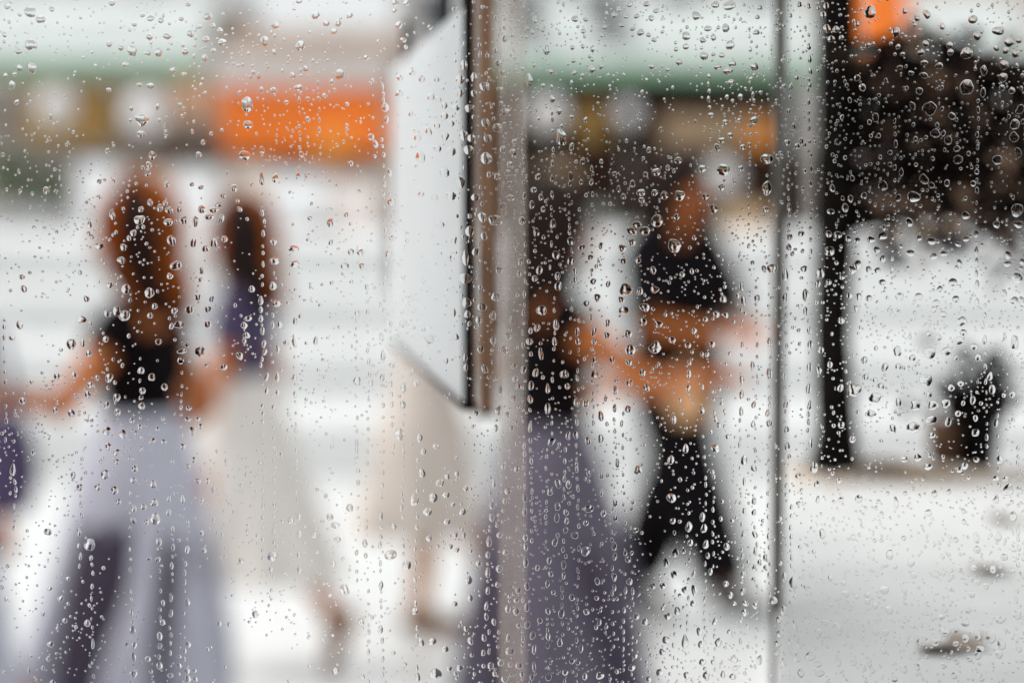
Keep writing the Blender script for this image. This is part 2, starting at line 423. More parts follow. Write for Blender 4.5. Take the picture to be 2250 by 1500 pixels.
sl = stall('market_stall', 'white awning with green hem behind the woman in the grey skirt', -420, 478, 52, 178, M_cream, M_paleb, 470)
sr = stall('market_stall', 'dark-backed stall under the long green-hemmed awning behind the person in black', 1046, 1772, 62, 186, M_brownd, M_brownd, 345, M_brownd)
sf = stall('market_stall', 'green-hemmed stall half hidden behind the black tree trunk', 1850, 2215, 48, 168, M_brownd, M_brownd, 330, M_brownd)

# orange kiosk between the awnings
d = D1 - 1.2
xk0, xk1 = X(488, d), X(842, d); ck = (xk0 + xk1) / 2
ki = empty('orange_kiosk', (ck, d - 1.0, ZT)); tag(ki, 'kiosk with a wide bright orange fascia and pale counter', 'kiosk')
zo1, zo0 = Z(192, d) - ZT, Z(338, d) - ZT
MB().box(xk0 - ck, xk1 - ck, 0, 1.8, zo0, zo1).build('fascia', M_orange, ki)
MB().box(X(690, d) - ck, X(778, d) - ck, -.04, -.002, Z(362, d) - ZT, Z(285, d) - ZT).build('price_board', M_orange2, ki)
MB().box(xk0 - ck - .1, xk1 - ck + .1, -.25, 2.0, zo1, zo1 + .42).build('roof', M_pinkgrey, ki)
MB().box(xk0 - ck - .02, xk1 - ck + .02, -.05, -.002, zo0 - .06, zo0 - .0).build('lower_trim', M_brownd, ki)
MB().box(xk0 - ck, xk1 - ck, .25, .75, 0, Z(372, d) - ZT).build('counter', M_cream, ki)
MB().box(xk0 - ck, xk1 - ck, 1.7, 1.79, 0, zo0).build('back_wall', M_cream, ki)
for xx in (xk0 - ck + .05, xk1 - ck - .05):
    MB().box(xx - .04, xx + .04, .02, .1, 0, zo0).build('corner_post', M_cream, ki)
panel('side_banner', 'peach banner on legs beside the orange fascia', 'banner', 385, 484, 150, 262, M_peach, -1.0, legs=True)
panel('menu_board', 'ochre menu board under the left awning', 'board', 62, 252, 192, 312, M_amber, -0.6, legs=True)
panel('notice_board', 'dark brown low board in front of the kiosk corner', 'board', 325, 492, 322, 352, M_brownd, -1.6, legs=True)
panel('display_board', 'tan display board under the long right awning', 'board', 1450, 1706, 250, 326, M_tan, -0.5, legs=True)
panel('display_board', 'ochre display board beside the tan one under the right awning', 'board', 1262, 1335, 228, 312, M_amber, -0.5, legs=True)
panel('goods_shelf', 'tall dark shelf front under the ochre display board', 'shelf', 1180, 1460, 318, 508, M_brownd, -1.2, legs=True)
panel('amber_sign', 'small amber sign at the end of the tan board', 'sign', 1636, 1694, 268, 326, M_orange2, -0.8, legs=True)
panel('goods_shelf', 'dark shelf front beside the white lantern and the person in black', 'shelf', 1462, 1775, 345, 508, M_brownd, -1.2, legs=True)
oh = panel('orange_sign', 'orange sign high behind the tree trunk', 'sign', 1882, 1992, -40, 108, M_orange, -1.5, legs=True)

# round white lanterns and pale boxes that show as soft discs
def lantern(px, py, rpx, label):
    d = D1 - 1.3; x, z, r = X(px, d), Z(py, d) - ZT, rpx * d / FPX
    o = empty('paper_lantern', (x, d - 1.0, ZT)); tag(o, label, 'lantern', 'round white lanterns at the stalls')
    prof = [(r * math.sin(math.pi * (i + .5) / 12) * (1 + .03 * (i % 2)), z - r * math.cos(math.pi * (i + .5) / 12)) for i in range(12)]
    MB().lathe(prof, seg=20).build('shade', mat('lantern_paper', (.66, .64, .63), .7, .06), o, True)
    MB().tube([(0, 0, 0.02), (0, 0, z - r * .98)], .012).build('stand', M_greyg, o, True)
    MB().lathe([(.16, 0), (.16, .02), (.03, .04)]).build('base', M_greyg, o)
lantern(128, 236, 42, 'white round lantern in front of the ochre menu board')
lantern(326, 252, 52, 'large white round lantern beside the peach banner')
lantern(1586, 392, 40, 'white round lantern beside the head of the person in black')
lantern(1205, 250, 40, 'white round lantern beside the beige metal post')
lantern(1380, 250, 26, 'white round lantern between the ochre and tan boards')

def carton(px, py0, py1, wpx, m, label, dd=-2.2):
    d = D1 + dd; x = X(px, d); h = Z(py0, d) - ZT; wd = wpx * d / FPX
    o = empty('carton', (x, d - 1.0, ZT)); tag(o, label, 'box', 'boxes stacked in front of the stalls')
    MB().box(-wd / 2, wd / 2, 0, .5, 0, h).build('box_body', m, o, bevel=.02)
    MB().box(-wd / 2 - .01, wd / 2 + .01, -.01, .51, h, h + .03).build('lid', m, o)
carton(215, 360, 510, 90, M_paint, 'tall white box behind the hair of the woman in the grey skirt')
carton(432, 375, 510, 92, M_paint, 'tall white box between the heads of the two women')
carton(655, 385, 510, 120, M_paint, 'wide white box in front of the orange kiosk')
carton(775, 400, 510, 110, mat('pink_white', (.80, .72, .68), .6, .05), 'pinkish box at the right end of the kiosk')
carton(560, 372, 510, 80, M_cream, 'cream box in front of the kiosk next to the wide white one')
carton(330, 372, 510, 110, mat('beige_card', (.66, .50, .40), .7, .08), 'beige box behind the brown-haired woman')
carton(700, 490, 515, 120, M_greyg, 'low grey-green crate in front of the kiosk')
carton(60, 470, 515, 130, M_greyb, 'low grey crate near the green shrubs')
carton(1640, 455, 510, 90, M_tan, 'beige box at the tan board')
carton(1290, 462, 515, 90, M_greyg, 'grey-green crate behind the dark-haired woman')
carton(1225, 372, 515, 70, M_tan, 'tan box behind the dark-haired woman, taller than the crate')
carton(2030, 330, 510, 120, M_tan, 'tan box behind the leaves of the black tree')
carton(1925, 300, 510, 80, mat('mauve_card', (.40, .32, .30), .7, .1), 'mauve box just right of the black tree trunk')
carton(2150, 420, 510, 110, M_beige, 'beige box behind the leaves, far end of the row')

def shrub(px, py0, rpx, label, seed):
    d = D1 - 2.0; x = X(px, d); h = Z(py0, d) - ZT; r0 = rpx * d / FPX; r = random.Random(seed)
    o = empty('potted_shrub', (x, d - 1.0, ZT)); tag(o, label, 'shrub', 'potted shrubs by the stall')
    MB().lathe([(.12, 0), (.16, .28), (.17, .28), (.17, .31), (.13, .31)]).build('pot', M_greyb, o)
    MB().tube([(0, 0, .25), (.01, 0, h * .6)], [.02, .012]).build('stem', M_shelf, o)
    m = MB()
    for k in range(260):
        p = Vector((r.gauss(0, .42) * r0, r.gauss(0, .42) * r0, .32 + (h - .32) * (.5 + .27 * r.gauss(0, 1) * .8)))
        leaf(m, p, .1, r)
    m.build('crown', M_plant, o)
shrub(20, 330, 60, 'green potted shrub at the left edge of the view', 3)
shrub(112, 372, 42, 'darker green potted shrub near the menu board', 5)

# buildings behind
def building(name, label, px0, px1, d, top, m, floors, cols, wm=M_winglass, cornice=None):
    x0, x1 = X(px0, d), X(px1, d); h = top - ZT; c = (x0 + x1) / 2
    o = empty(name, (c, d - 1.0, ZT)); tag(o, label, 'building')
    MB().box(x0 - c, x1 - c, 0, 9, 0, h).build('wall', m, o)
    MB().box(x0 - c - .15, x1 - c + .15, -.2, 9.1, h, h + .28).build('roof', cornice or m, o)
    for f in range(floors):
        for k in range(cols):
            xx = (x0 - c) + (k + .5) * (x1 - x0) / cols; zz = h - (f + .62) * (h / max(floors, 1)) * .96
            wdw = MB().box(xx - .5, xx + .5, -.05, -.004, zz - .6, zz + .6).build('window', M_paint, o)
            MB().box(xx - .42, xx + .42, -.075, -.052, zz - .52, zz + .52).build('pane', wm, wdw)
    return o
D2 = 52.0
building('apartment_house', 'pale grey building with a brown cornice behind the left awning', -900, 512, D2, at(CX, 44, D2).z, M_paleb, 1, 3, cornice=M_shelf)
building('low_house', 'low beige building with a flat roof behind the orange kiosk', 505, 870, D2 - 4, at(CX, 98, D2 - 4).z, M_beige, 1, 2, wm=M_pinkgrey)
building('tall_house', 'tall grey building behind the right awning', 868, 1760, D2, 10.5, M_greyb, 3, 5)
building('dark_house', 'tall brownish house behind the tree trunk', 1768, 2700, D2, 9.5, M_pinkgrey, 3, 4)
building('far_house', 'tall pale house rising behind the brown-corniced building', -1600, 505, D2 + 14, 9.0, M_paleb, 2, 6)
# dark lamps on brackets above the right awning
for px, lab in ((1152, 'dark round lamp above the right awning, nearest the beige post'), (1330, 'dark round lamp above the right awning, farther from the beige post')):
    d = D1 + 0.2; x, z = X(px, d), Z(58, d) - ZT
    o = empty('street_lamp', (x, d + 2.0, ZT)); tag(o, lab, 'lamp', 'dark lamps above the right awning')
    dy = -4.2
    MB().lathe([(.02, z + .16), (.16, z + .08), (.2, z - .02), (.16, z - .12), (.05, z - .16)], 0, dy, 18).build('lamp_head', M_dark, o, True)
    MB().tube([(0, 0, 0), (0, 0, z + .35), (0, dy * .5, z + .45), (0, dy, z + .2), (0, dy, z + .12)], .035, 10).build('pole', M_dark, o, True)
# ------------------------------------------------------------------ people
M_skin = mat('tan_skin', (0.46, 0.125, 0.018), 0.55, 0.06, 12.0)
M_skin2 = mat('light_tan_skin', (0.50, 0.25, 0.12), 0.55, 0.06, 12.0)
M_eye = mat('eye', (0.05, 0.03, 0.02), 0.2, 0.1)
M_lip = mat('lip', (0.42, 0.14, 0.10), 0.5, 0.1)

def sphere_rows(n=8):
    return [math.pi * i / n for i in range(n + 1)]

def capsule(mb, p0, p1, r0, r1, seg=14, n=5, squash=None):
    """closed tapered capsule; squash = (axis vector, factor) flattens it"""
    p0, p1 = Vector(p0), Vector(p1); d = p1 - p0; L = d.length
    d = d / L if L > 1e-6 else Vector((0, 0, 1))
    a = d.orthogonal().normalized(); b = d.cross(a)
    rings = [(p0, r0, math.pi - math.pi / 2 * i / n) for i in range(n + 1)] + [(p1, r1, math.pi / 2 - math.pi / 2 * i / n) for i in range(n + 1)]
    v = []; f = []
    for c, r, th in rings:
        for k in range(seg):
            t = 2 * math.pi * k / seg
            q = d * (math.cos(th) * r) + (a * math.cos(t) + b * math.sin(t)) * (max(math.sin(th), .02) * r)
            if squash:
                ax = Vector(squash[0]).normalized(); q = q - ax * (q.dot(ax) * (1 - squash[1]))
            v.append(c + q)
    m = len(rings)
    for i in range(m - 1):
        for k in range(seg):
            f.append((i * seg + k, i * seg + (k + 1) % seg, (i + 1) * seg + (k + 1) % seg, (i + 1) * seg + k))
    f.append(tuple(range(seg - 1, -1, -1))); f.append(tuple(range((m - 1) * seg, m * seg)))
    mb.add(v, f)

def seg_dist(P, a, b, ra, rb):
    a, b = np.array(a), np.array(b); ab = b - a; l2 = max(float(ab @ ab), 1e-9)
    t = np.clip(((P - a) @ ab) / l2, 0, 1)
    return np.linalg.norm(P - (a + t[:, None] * ab), axis=1) - (ra + (rb - ra) * t), t

def remeshed(mb, voxel, smooth=4):
    o = link('tmp_body', mb.mesh('tmp_body'))
    m = o.modifiers.new('r', 'REMESH'); m.mode = 'VOXEL'; m.voxel_size = voxel; m.use_smooth_shade = True
    s = o.modifiers.new('s', 'SMOOTH'); s.factor = .5; s.iterations = smooth
    dg = bpy.context.evaluated_depsgraph_get()
    me = bpy.data.meshes.new_from_object(o.evaluated_get(dg))
    bpy.data.objects.remove(o)
    return me

def shell(name, src, mask, off, material, parent, thick=.005):
    """garment: the part of the body surface under the mask, lifted off the skin"""
    n = len(src.vertices)
    co = np.empty(n * 3); src.vertices.foreach_get('co', co); co = co.reshape(-1, 3)
    no = np.array([v.normal[:] for v in src.vertices])
    P = co + no * (off if np.isscalar(off) else off[:, None])
    fs = [tuple(p.vertices) for p in src.polygons if all(mask[i] for i in p.vertices)]
    if not fs: return None
    used = sorted({i for q in fs for i in q}); ix = {u: k for k, u in enumerate(used)}
    me = bpy.data.meshes.new(name); me.from_pydata([tuple(P[u]) for u in used], [], [tuple(ix[i] for i in q) for q in fs]); me.update()
    o = link(name, me, material, parent, True)
    m = o.modifiers.new('thickness', 'SOLIDIFY'); m.thickness = thick; m.offset = -1
    return o

def person(label, loc, rz, H, skin, arms, legs, hair, top, bottom, shoe_mat, lean=0.0, head_turn=0.0, seed=0):
    """local frame: +X forward, +Y to the person's left. arms/legs: for (left, right) a pair of direction vectors."""
    root = empty('person', loc, rz); tag(root, label, 'person', 'people walking past the window')
    s = H / 1.65
    mb = MB(); bones = []
    def cap(nm, p0, p1, r0, r1, sq=None):
        capsule(mb, p0, p1, r0 * s, r1 * s, squash=sq); bones.append((nm, tuple(p0), tuple(p1), r0 * s, r1 * s))
    V = lambda x, y, z: Vector((x * s, y * s, z * s))
    hipz = .86; lx = lean
    # trunk
    cap('torso', V(0, -.055, hipz + .02), V(0, .055, hipz + .02), .105, .105)
    cap('torso', V(0, -.045, hipz + .12), V(0, .045, hipz + .12), .088, .088)
    cap('torso', V(lx * .4, -.04, hipz + .20), V(lx * .4, .04, hipz + .20), .084, .084)
    cap('torso', V(lx * .8, -.065, hipz + .33), V(lx * .8, .065, hipz + .33), .094, .094)
    cap('torso', V(lx, -.10, hipz + .445), V(lx, .10, hipz + .445), .060, .060)
    cap('torso', V(lx * .2, 0, hipz + .05), V(lx, 0, hipz + .40), .095, .09)
    nk = V(lx, 0, hipz + .47); hd = V(lx + .025, 0, hipz + .665)
    cap('neck', nk, V(lx + .012, 0, hipz + .60), .052, .047)
    # head: skull, jaw, nose, ears, turned on the neck
    Rz = Matrix.Rotation(head_turn, 3, 'Z')
    h = lambda x, y, z: hd + Rz @ (Vector((x, y, z)) * s)
    cap('head', h(-.018, 0, .03), h(.012, 0, .03), .088, .086, ((Rz @ Vector((0, 1, 0)))[:], .86))
    cap('head', h(.0, 0, .0), h(.035, 0, -.055), .078, .046, ((Rz @ Vector((0, 1, 0)))[:], .88))
    cap('head', h(.055, 0, -.075), h(.062, 0, -.072), .026, .022)
    cap('head', h(.088, 0, .02), h(.106, 0, -.018), .009, .014)
    for sd_ in (-1, 1):
        cap('head', h(-.005, sd_ * .078, .015), h(-.002, sd_ * .076, -.022), .014, .009)
    ends = {}
    # arms
    for sd_, (ud, fd) in zip((1, -1), arms):
        S = V(lx, sd_ * .155, hipz + .445); u = Vector(ud).normalized(); f = Vector(fd).normalized()
        E = S + u * .275 * s; W = E + f * .235 * s
        cap('uarm', S, E, .050, .038); cap('farm', E, W, .039, .026)
        side = f.cross(Vector((0, 0, 1)))
        if side.length < .2: side = Vector((0, 1, 0))
        side.normalize(); up = side.cross(f)
        kn = W + f * .085 * s
        cap('hand', W, kn - side * .0, .024, .030, (up[:], .62))
        for j, (o_, ln) in enumerate(((-.031, .062), (-.0105, .075), (.0105, .070), (.031, .055))):
            a0 = kn + side * o_ * s; a1 = a0 + (f * .9 - up * .25 + side * o_ * 2).normalized() * ln * .55 * s; a2 = a1 + (f * .55 - up * .75).normalized() * ln * .5 * s
            cap('hand', a0, a1, .0095, .0088); cap('hand', a1, a2, .0088, .0075)
        t0 = W + f * .025 * s - side * sd_ * .02 * s; t1 = t0 + (f * .6 - side * sd_ * .8).normalized() * .045 * s; t2 = t1 + (f * .9 - side * sd_ * .2).normalized() * .03 * s
        cap('hand', t0, t1, .013, .0105); cap('hand', t1, t2, .0105, .0085)
        ends['hand%d' % sd_] = kn
    # legs
    for sd_, (td, sh, ft) in zip((1, -1), legs):
        Hh = V(0, sd_ * .085, hipz); t = Vector(td).normalized(); q = Vector(sh).normalized(); fo = Vector(ft).normalized()
        Kn = Hh + t * .40 * s; An = Kn + q * .385 * s
        cap('thigh', Hh, Kn, .084, .056); cap('shin', Kn, Kn + q * .12 * s, .056, .055); cap('shin', Kn + q * .12 * s, An, .055, .036)
        dn = Vector((fo.z, 0, -fo.x)); dn = dn if dn.z < 0 else -dn
        heel = An + dn * .045 * s - fo * .03 * s
        cap('foot%d' % sd_, heel, An + dn * .062 * s + fo * .12 * s, .032, .030)
        cap('foot%d' % sd_, An + dn * .062 * s + fo * .10 * s, An + dn * .066 * s + fo * .165 * s, .034, .024)
        cap('foot%d' % sd_, An, An + dn * .04 * s + fo * .05 * s, .038, .034)
    low = min(v[2] for v in mb.v)
    me = remeshed(mb, .0075)
    n = len(me.vertices); co = np.empty(n * 3); me.vertices.foreach_get('co', co); co = co.reshape(-1, 3)
    best = np.full(n, 9.0); who = np.zeros(n, int); tt = np.zeros(n)
    for i, (nm, a, b, ra, rb) in enumerate(bones):
        dd, t = seg_dist(co, a, b, ra, rb); k = dd < best; best[k] = dd[k]; who[k] = i; tt[k] = t[k]
    names = np.array([b[0] for b in bones])[who]
    z = co[:, 2]
    body = link('body', me, skin, root)
    me.polygons.foreach_set('use_smooth', [True] * len(me.polygons))
    body.location = (0, 0, -low)
    # garments are children of the person at the body's own offset
    def wear(nm, mask, off, m, thick=.005):
        o = shell(nm, me, mask, off, m, root, thick)
        if o: o.location = (0, 0, -low)
        return o
    if top:
        k = (names == 'torso') & (z > (hipz + top.get('hem', .1)) * s) & (z < (hipz + top.get('neck', .46)) * s)
        sl = top.get('sleeve', 0)
        if sl > 0: k |= (names == 'uarm') & (tt < min(sl, 1.01))
        if sl > 1: k |= (names == 'farm') & (tt < sl - 1)
        if top.get('low_back'): k &= ~((names == 'torso') & (co[:, 0] < 0) & (z > (hipz + .30) * s) & (np.abs(co[:, 1]) < .12 * s))
        wear('top', k, top.get('off', .009), top['mat'])
    if bottom['kind'] == 'trousers':
        k = ((names == 'torso') & (z < (hipz + .10) * s)) | (names == 'thigh') | ((names == 'shin') & (z > bottom.get('cuff', .10) * s + 0 * z))
        off = np.where(names == 'shin', .065, .055)
        wear('trousers', k, off, bottom['mat'])
    for sd_ in (1, -1):
        sh_ = wear('shoe', names == 'foot%d' % sd_, .007, shoe_mat, .006)
    # skirt: a pleated cone that swings with the stride
    if bottom['kind'] == 'skirt':
        zw, zh = (hipz + bottom.get('waist', .13)) * s, bottom['hem'] * s
        r = random.Random(seed); nl, ns = 22, 160; v = []; f = []
        ph = [r.uniform(0, 6.28) for _ in range(6)]; sw = bottom.get('sway', (0, 0)); amp = bottom.get('pleat', .16); nf = bottom.get('folds', 8)
        folds = [(2 * math.pi * (q + r.uniform(-.3, .3)) / nf, r.uniform(.15, .24), amp * r.uniform(2.2, 2.9), r.uniform(.02, .15)) for q in range(nf)]
        for i in range(nl + 1):
            t = i / nl; gx = .108 * s + (bottom['flare'] * bottom.get('stretch', 1.25) - .108 * s) * t ** .85; gy = .150 * s + (bottom['flare'] * 1.12 - .150 * s) * t ** .8
            for k_ in range(ns):
                a = 2 * math.pi * k_ / ns
                rr = 1.0
                for (a0, wd, dp, t0) in folds:
                    dd = (a - a0 - .25 * math.sin(3 * t + a0) + math.pi) % (2 * math.pi) - math.pi
                    rr -= dp * min(1.0, max(0.0, t - t0) * 3.0) * math.exp(-(dd / wd) ** 2)
                rr += amp * .25 * min(1, t * 1.5) * math.cos(11 * a + ph[0])
                gl = math.hypot(gx * math.cos(a), gy * math.sin(a)); rr = max(rr, min(gl, .185 * s) / gl)     # never inside the legs
                v.append((rr * gx * math.cos(a) + sw[0] * t ** 1.4, rr * gy * math.sin(a) + sw[1] * t ** 1.4, zw + (zh - zw) * t + .012 * rr * t))
        for i in range(nl):
            for k_ in range(ns):
                f.append((i * ns + k_, i * ns + (k_ + 1) % ns, (i + 1) * ns + (k_ + 1) % ns, (i + 1) * ns + k_))
        m_ = MB(); m_.add(v, f)
        o = m_.build('skirt', bottom['mat'], root, True); o.location = (0, 0, -low)
        if bottom.get('under'):  # dark inner layer added so the fold valleys read as shaded
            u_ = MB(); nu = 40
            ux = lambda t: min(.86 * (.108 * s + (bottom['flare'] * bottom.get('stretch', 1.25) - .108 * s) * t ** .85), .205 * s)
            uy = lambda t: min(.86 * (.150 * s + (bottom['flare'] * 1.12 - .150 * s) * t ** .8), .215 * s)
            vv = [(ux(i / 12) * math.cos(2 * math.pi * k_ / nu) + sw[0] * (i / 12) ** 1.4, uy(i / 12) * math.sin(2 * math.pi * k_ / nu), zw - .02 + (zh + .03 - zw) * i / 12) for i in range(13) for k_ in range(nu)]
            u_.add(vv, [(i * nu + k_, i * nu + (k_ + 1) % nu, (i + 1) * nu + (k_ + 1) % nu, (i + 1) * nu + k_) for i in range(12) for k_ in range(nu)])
            uo = u_.build('fold_shade_layer', bottom['under'], root, True); uo.location = (0, 0, -low); uo['label'] = 'dark inner layer painting shade into the skirt folds'
        w_ = MB(); w_.lathe([(.100 * s, zw - .015), (.106 * s, zw - .012), (.106 * s, zw + .025), (.100 * s, zw + .028)], 0, 0, 32)
        wb = w_.build('waistband', bottom['mat'], root, True); wb.location = (0, 0, -low); wb.scale = (1.06, 1.46, 1)
    # face
    for sd_ in (-1, 1):
        e = MB(); capsule(e, h(.078, sd_ * .031, .018), h(.0781, sd_ * .031, .018), .011 * s, .011 * s, 10, 4)
        o = e.build('eye', M_eye, root, True); o.location = (0, 0, -low)
    e = MB(); capsule(e, h(.083, -.018, -.052), h(.083, .018, -.052), .0075 * s, .0075 * s, 10, 4)
    o = e.build('mouth', M_lip, root, True); o.location = (0, 0, -low)
    # hair: cap and hanging locks
    r = random.Random(seed + 50); hm = MB(); L = hair['len'] * s; back = hair.get('blow', (-.02, 0))
    capsule(hm, h(-.03, 0, .040), h(-.005, 0, .048), .108 * s, .104 * s, 18, 7, ((Rz @ Vector((0, 1, 0)))[:], .90))
    capsule(hm, h(-.045, 0, -.01), h(-.04, 0, .03), .085 * s, .098 * s, 18, 7)
    nlk = hair.get('n', 80)
    outer = hair.get('outer'); om = MB()
    for k_ in range(nlk + (12 if outer else 0)):
        a = R(62) + (math.pi * 2 - R(124)) * ((k_ % nlk if k_ < nlk else (k_ - nlk) * nlk / 12) + r.uniform(-.4, .4)) / nlk
        if k_ >= nlk: a = R(r.choice((66, -66, 74, -74, 150, 165, 180, 195, 210)) + r.uniform(-6, 6))
        rad = r.uniform(1.0, 1.17) if k_ < nlk else r.uniform(1.22, 1.42); ln = L * r.uniform(.8, 1.08); P = []; wv = r.uniform(0, 6.28); wav = hair.get('wave', .008)
        for i in range(11):
            t = i / 10
            if t < .35:
                th = t / .35 * math.pi * .55
                p = h(-.012 + .098 * rad * math.sin(th) * math.cos(a), .088 * rad * math.sin(th) * math.sin(a), .045 + .098 * rad * math.cos(th))
            else:
                q = (t - .35) / .65
                shrink = 1 - hair.get('gather', .25) * q
                p = h(-.012 + .098 * rad * math.cos(a) * shrink - .02 * q, .088 * rad * math.sin(a) * shrink, .030) + Vector((back[0] * q * q, back[1] * q * q, -ln * q))
                p += Vector((math.sin(wv + q * 9) * wav, math.cos(wv + q * 8) * wav, 0)) * s
            P.append(p)
        (hm if k_ < nlk else om).tube(P, [(.010 + .010 * math.sin(math.pi * min(1, .12 + .82 * i / 10))) * s * (1.0 if k_ < nlk else .75) for i in range(11)], 6)
    o = hm.build('hair', hair['mat'], root, True); o.location = (0, 0, -low)
    if outer:
        o = om.build('rim_glow_strands', outer, root, True); o.location = (0, 0, -low)  # copper strands paint an orange backlit rim at the edge of dark hair
    return root, -low, ends

def place(px, d):
    a = at(px, 800, d); return (a.x, a.y, 0.0)

H_auburn = mat('auburn_hair', (0.026, 0.0055, 0.0006), 0.6, 0.35, 60.0, spec=0.15)
H_red = mat('copper_hair_rim', (0.70, 0.17, 0.004), 0.5, 0.2, 40.0, spec=0.2, trans=0.55)  # hair of one walker, and the painted rim glow on two others
H_dark = mat('dark_brown_hair', (0.016, 0.006, 0.003), 0.6, 0.3, 60.0, spec=0.15)
C_black = mat('black_jersey', (0.007, 0.005, 0.006), 0.9, 0.2, 20.0, spec=0.03)
C_black2 = mat('black_cotton', (0.007, 0.006, 0.007), 0.9, 0.2, 20.0, spec=0.03)
C_grey = mat('lavender_grey_cloth', (0.45, 0.45, 0.53), 0.75, 0.06, 6.0)
C_purpleg = mat('purple_grey_cloth', (0.085, 0.072, 0.105), 0.75, 0.08, 6.0)
C_beige = mat('beige_linen', (0.66, 0.62, 0.58), 0.8, 0.05, 8.0)
C_taupe = mat('taupe_linen', (0.56, 0.49, 0.44), 0.8, 0.06, 8.0)
C_plum = mat('plum_knit', (0.052, 0.036, 0.092), 0.85, 0.15, 20.0)
C_shoe = mat('brown_leather', (0.22, 0.10, 0.035), 0.5, 0.15, 20.0)
C_shoed = mat('dark_leather', (0.03, 0.018, 0.014), 0.5, 0.15, 20.0)

still_a = ((.10, 0, -1), (.02, 0, -1), (1, 0, .02)); still_b = ((-.10, 0, -1), (-.22, 0, -1), (.9, 0, -.3))
C_foldshade = mat('fold_shade_violet', (0.055, 0.045, 0.068), 0.85, 0.1, 8.0, spec=0.1)
walk_l = ((.42, 0, -1), (.12, 0, -1), (1, 0, .05)); walk_t = ((-.30, 0, -1), (-.62, 0, -1), (.75, 0, -.65))
# the pair on the left
person('woman with auburn hair, black top and long lavender-grey skirt, one hand on her hip', place(308, 6.1), R(168), 1.53, M_skin,
       arms=(((.34, .50, -.70), (.85, .50, .22)), ((-.45, -.30, -1), (.75, .28, -.55))), legs=(still_b, still_a),
       hair=dict(mat=H_auburn, len=.22, blow=(-.03, -.02), n=90, gather=.2, outer=H_red), top=dict(mat=C_black, hem=.14, neck=.425, sleeve=.35, off=.014),
       bottom=dict(kind='skirt', mat=C_grey, hem=.06, flare=.29, sway=(.07, 0), pleat=.26, waist=.175, under=C_foldshade), shoe_mat=C_shoed, seed=1)
person('woman in a plum top and beige skirt, trailing foot lifted', place(535, 8.0), R(172), 1.50, M_skin,
       arms=(((.15, .15, -1), (.9, .25, -.5)), ((-.25, -.2, -1), (.35, -.2, -1))), legs=(walk_l, ((-.30, 0, -1), (-.60, 0, -1), (.45, 0, -.9))),
       hair=dict(mat=H_dark, len=.26, blow=(-.02, .03), n=90, gather=.05, outer=H_red), top=dict(mat=C_plum, hem=.06, neck=.44, sleeve=.55, off=.012),
       bottom=dict(kind='skirt', mat=C_beige, hem=.28, flare=.215, sway=(-.06, 0), pleat=.08, waist=.15, stretch=1.3), shoe_mat=C_shoe, seed=2)
# person cut by the left edge of the frame
pe, _, _e = person('person cut off by the edge of the view, dark sleeve and pale skirt', place(-170, 5.6), R(165), 1.62, M_skin,
       arms=(((-.1, .1, -1), (.0, .05, -1)), ((-.2, -.25, -1), (-.1, -.1, -1))), legs=(walk_l, walk_t),
       hair=dict(mat=H_red, len=.32, blow=(-.04, 0), n=70), top=dict(mat=C_black, hem=.08, neck=.45, sleeve=.6, off=.012),
       bottom=dict(kind='skirt', mat=C_grey, hem=.10, flare=.20, sway=(-.05, 0), pleat=.12, waist=.1), shoe_mat=C_shoed, seed=3)
# woman in beige, head hidden by the hanging sign
person('woman in a pale beige dress behind the white sign, bare forearm swinging', place(930, 8.8), R(12), 1.58, M_skin2,
       arms=(((.1, .2, -1), (.5, .05, -.8)), ((.45, -.2, -1), (1, -.2, -.35))), legs=(((.45, 0, -1), (.30, 0, -1), (1, 0, .05)), ((.02, 0, -1), (-.12, 0, -1), (1, 0, 0))),
       hair=dict(mat=H_auburn, len=.25, n=70), top=dict(mat=C_taupe, hem=.05, neck=.45, sleeve=.5, off=.012),
       bottom=dict(kind='skirt', mat=C_taupe, hem=.34, flare=.20, sway=(-.03, 0), pleat=.09, waist=.10), shoe_mat=C_shoe, seed=4)
# dark-haired woman just right of the post
person('dark-haired woman in a black top and wide purple-grey skirt beside the post', place(1205, 6.1), R(18), 1.55, M_skin,
       arms=(((.30, .2, -1), (.8, .45, .1)), ((.62, -.2, -.55), (.85, .40, .05))), legs=(still_a, still_b),
       hair=dict(mat=H_dark, len=.30, blow=(-.03, 0), n=90), top=dict(mat=C_black, hem=.10, neck=.42, sleeve=.15, off=.012),
       bottom=dict(kind='skirt', mat=C_purpleg, hem=.06, flare=.27, sway=(.06, 0), pleat=.26, waist=.13, under=C_foldshade), shoe_mat=C_shoed, seed=5)
# person in black
person('tall person all in black with bare forearms folded, striding beside the dark-haired woman', place(1484, 9.0), R(-38), 1.70, M_skin,
       arms=(((.35, .35, -1), (.75, -.75, -.05)), ((.30, -.40, -1), (.75, .75, -.15))), legs=(((-.16, .0, -1), (-.45, .0, -1), (.9, 0, -.35)), ((.36, .0, -1), (.40, .0, -1), (1, 0, .12))),
       hair=dict(mat=H_dark, len=.26, n=90, gather=.0), top=dict(mat=C_black2, hem=-.12, neck=.47, sleeve=.95, off=.055),
       bottom=dict(kind='trousers', mat=C_black2), shoe_mat=C_shoed, head_turn=R(-10), seed=6)

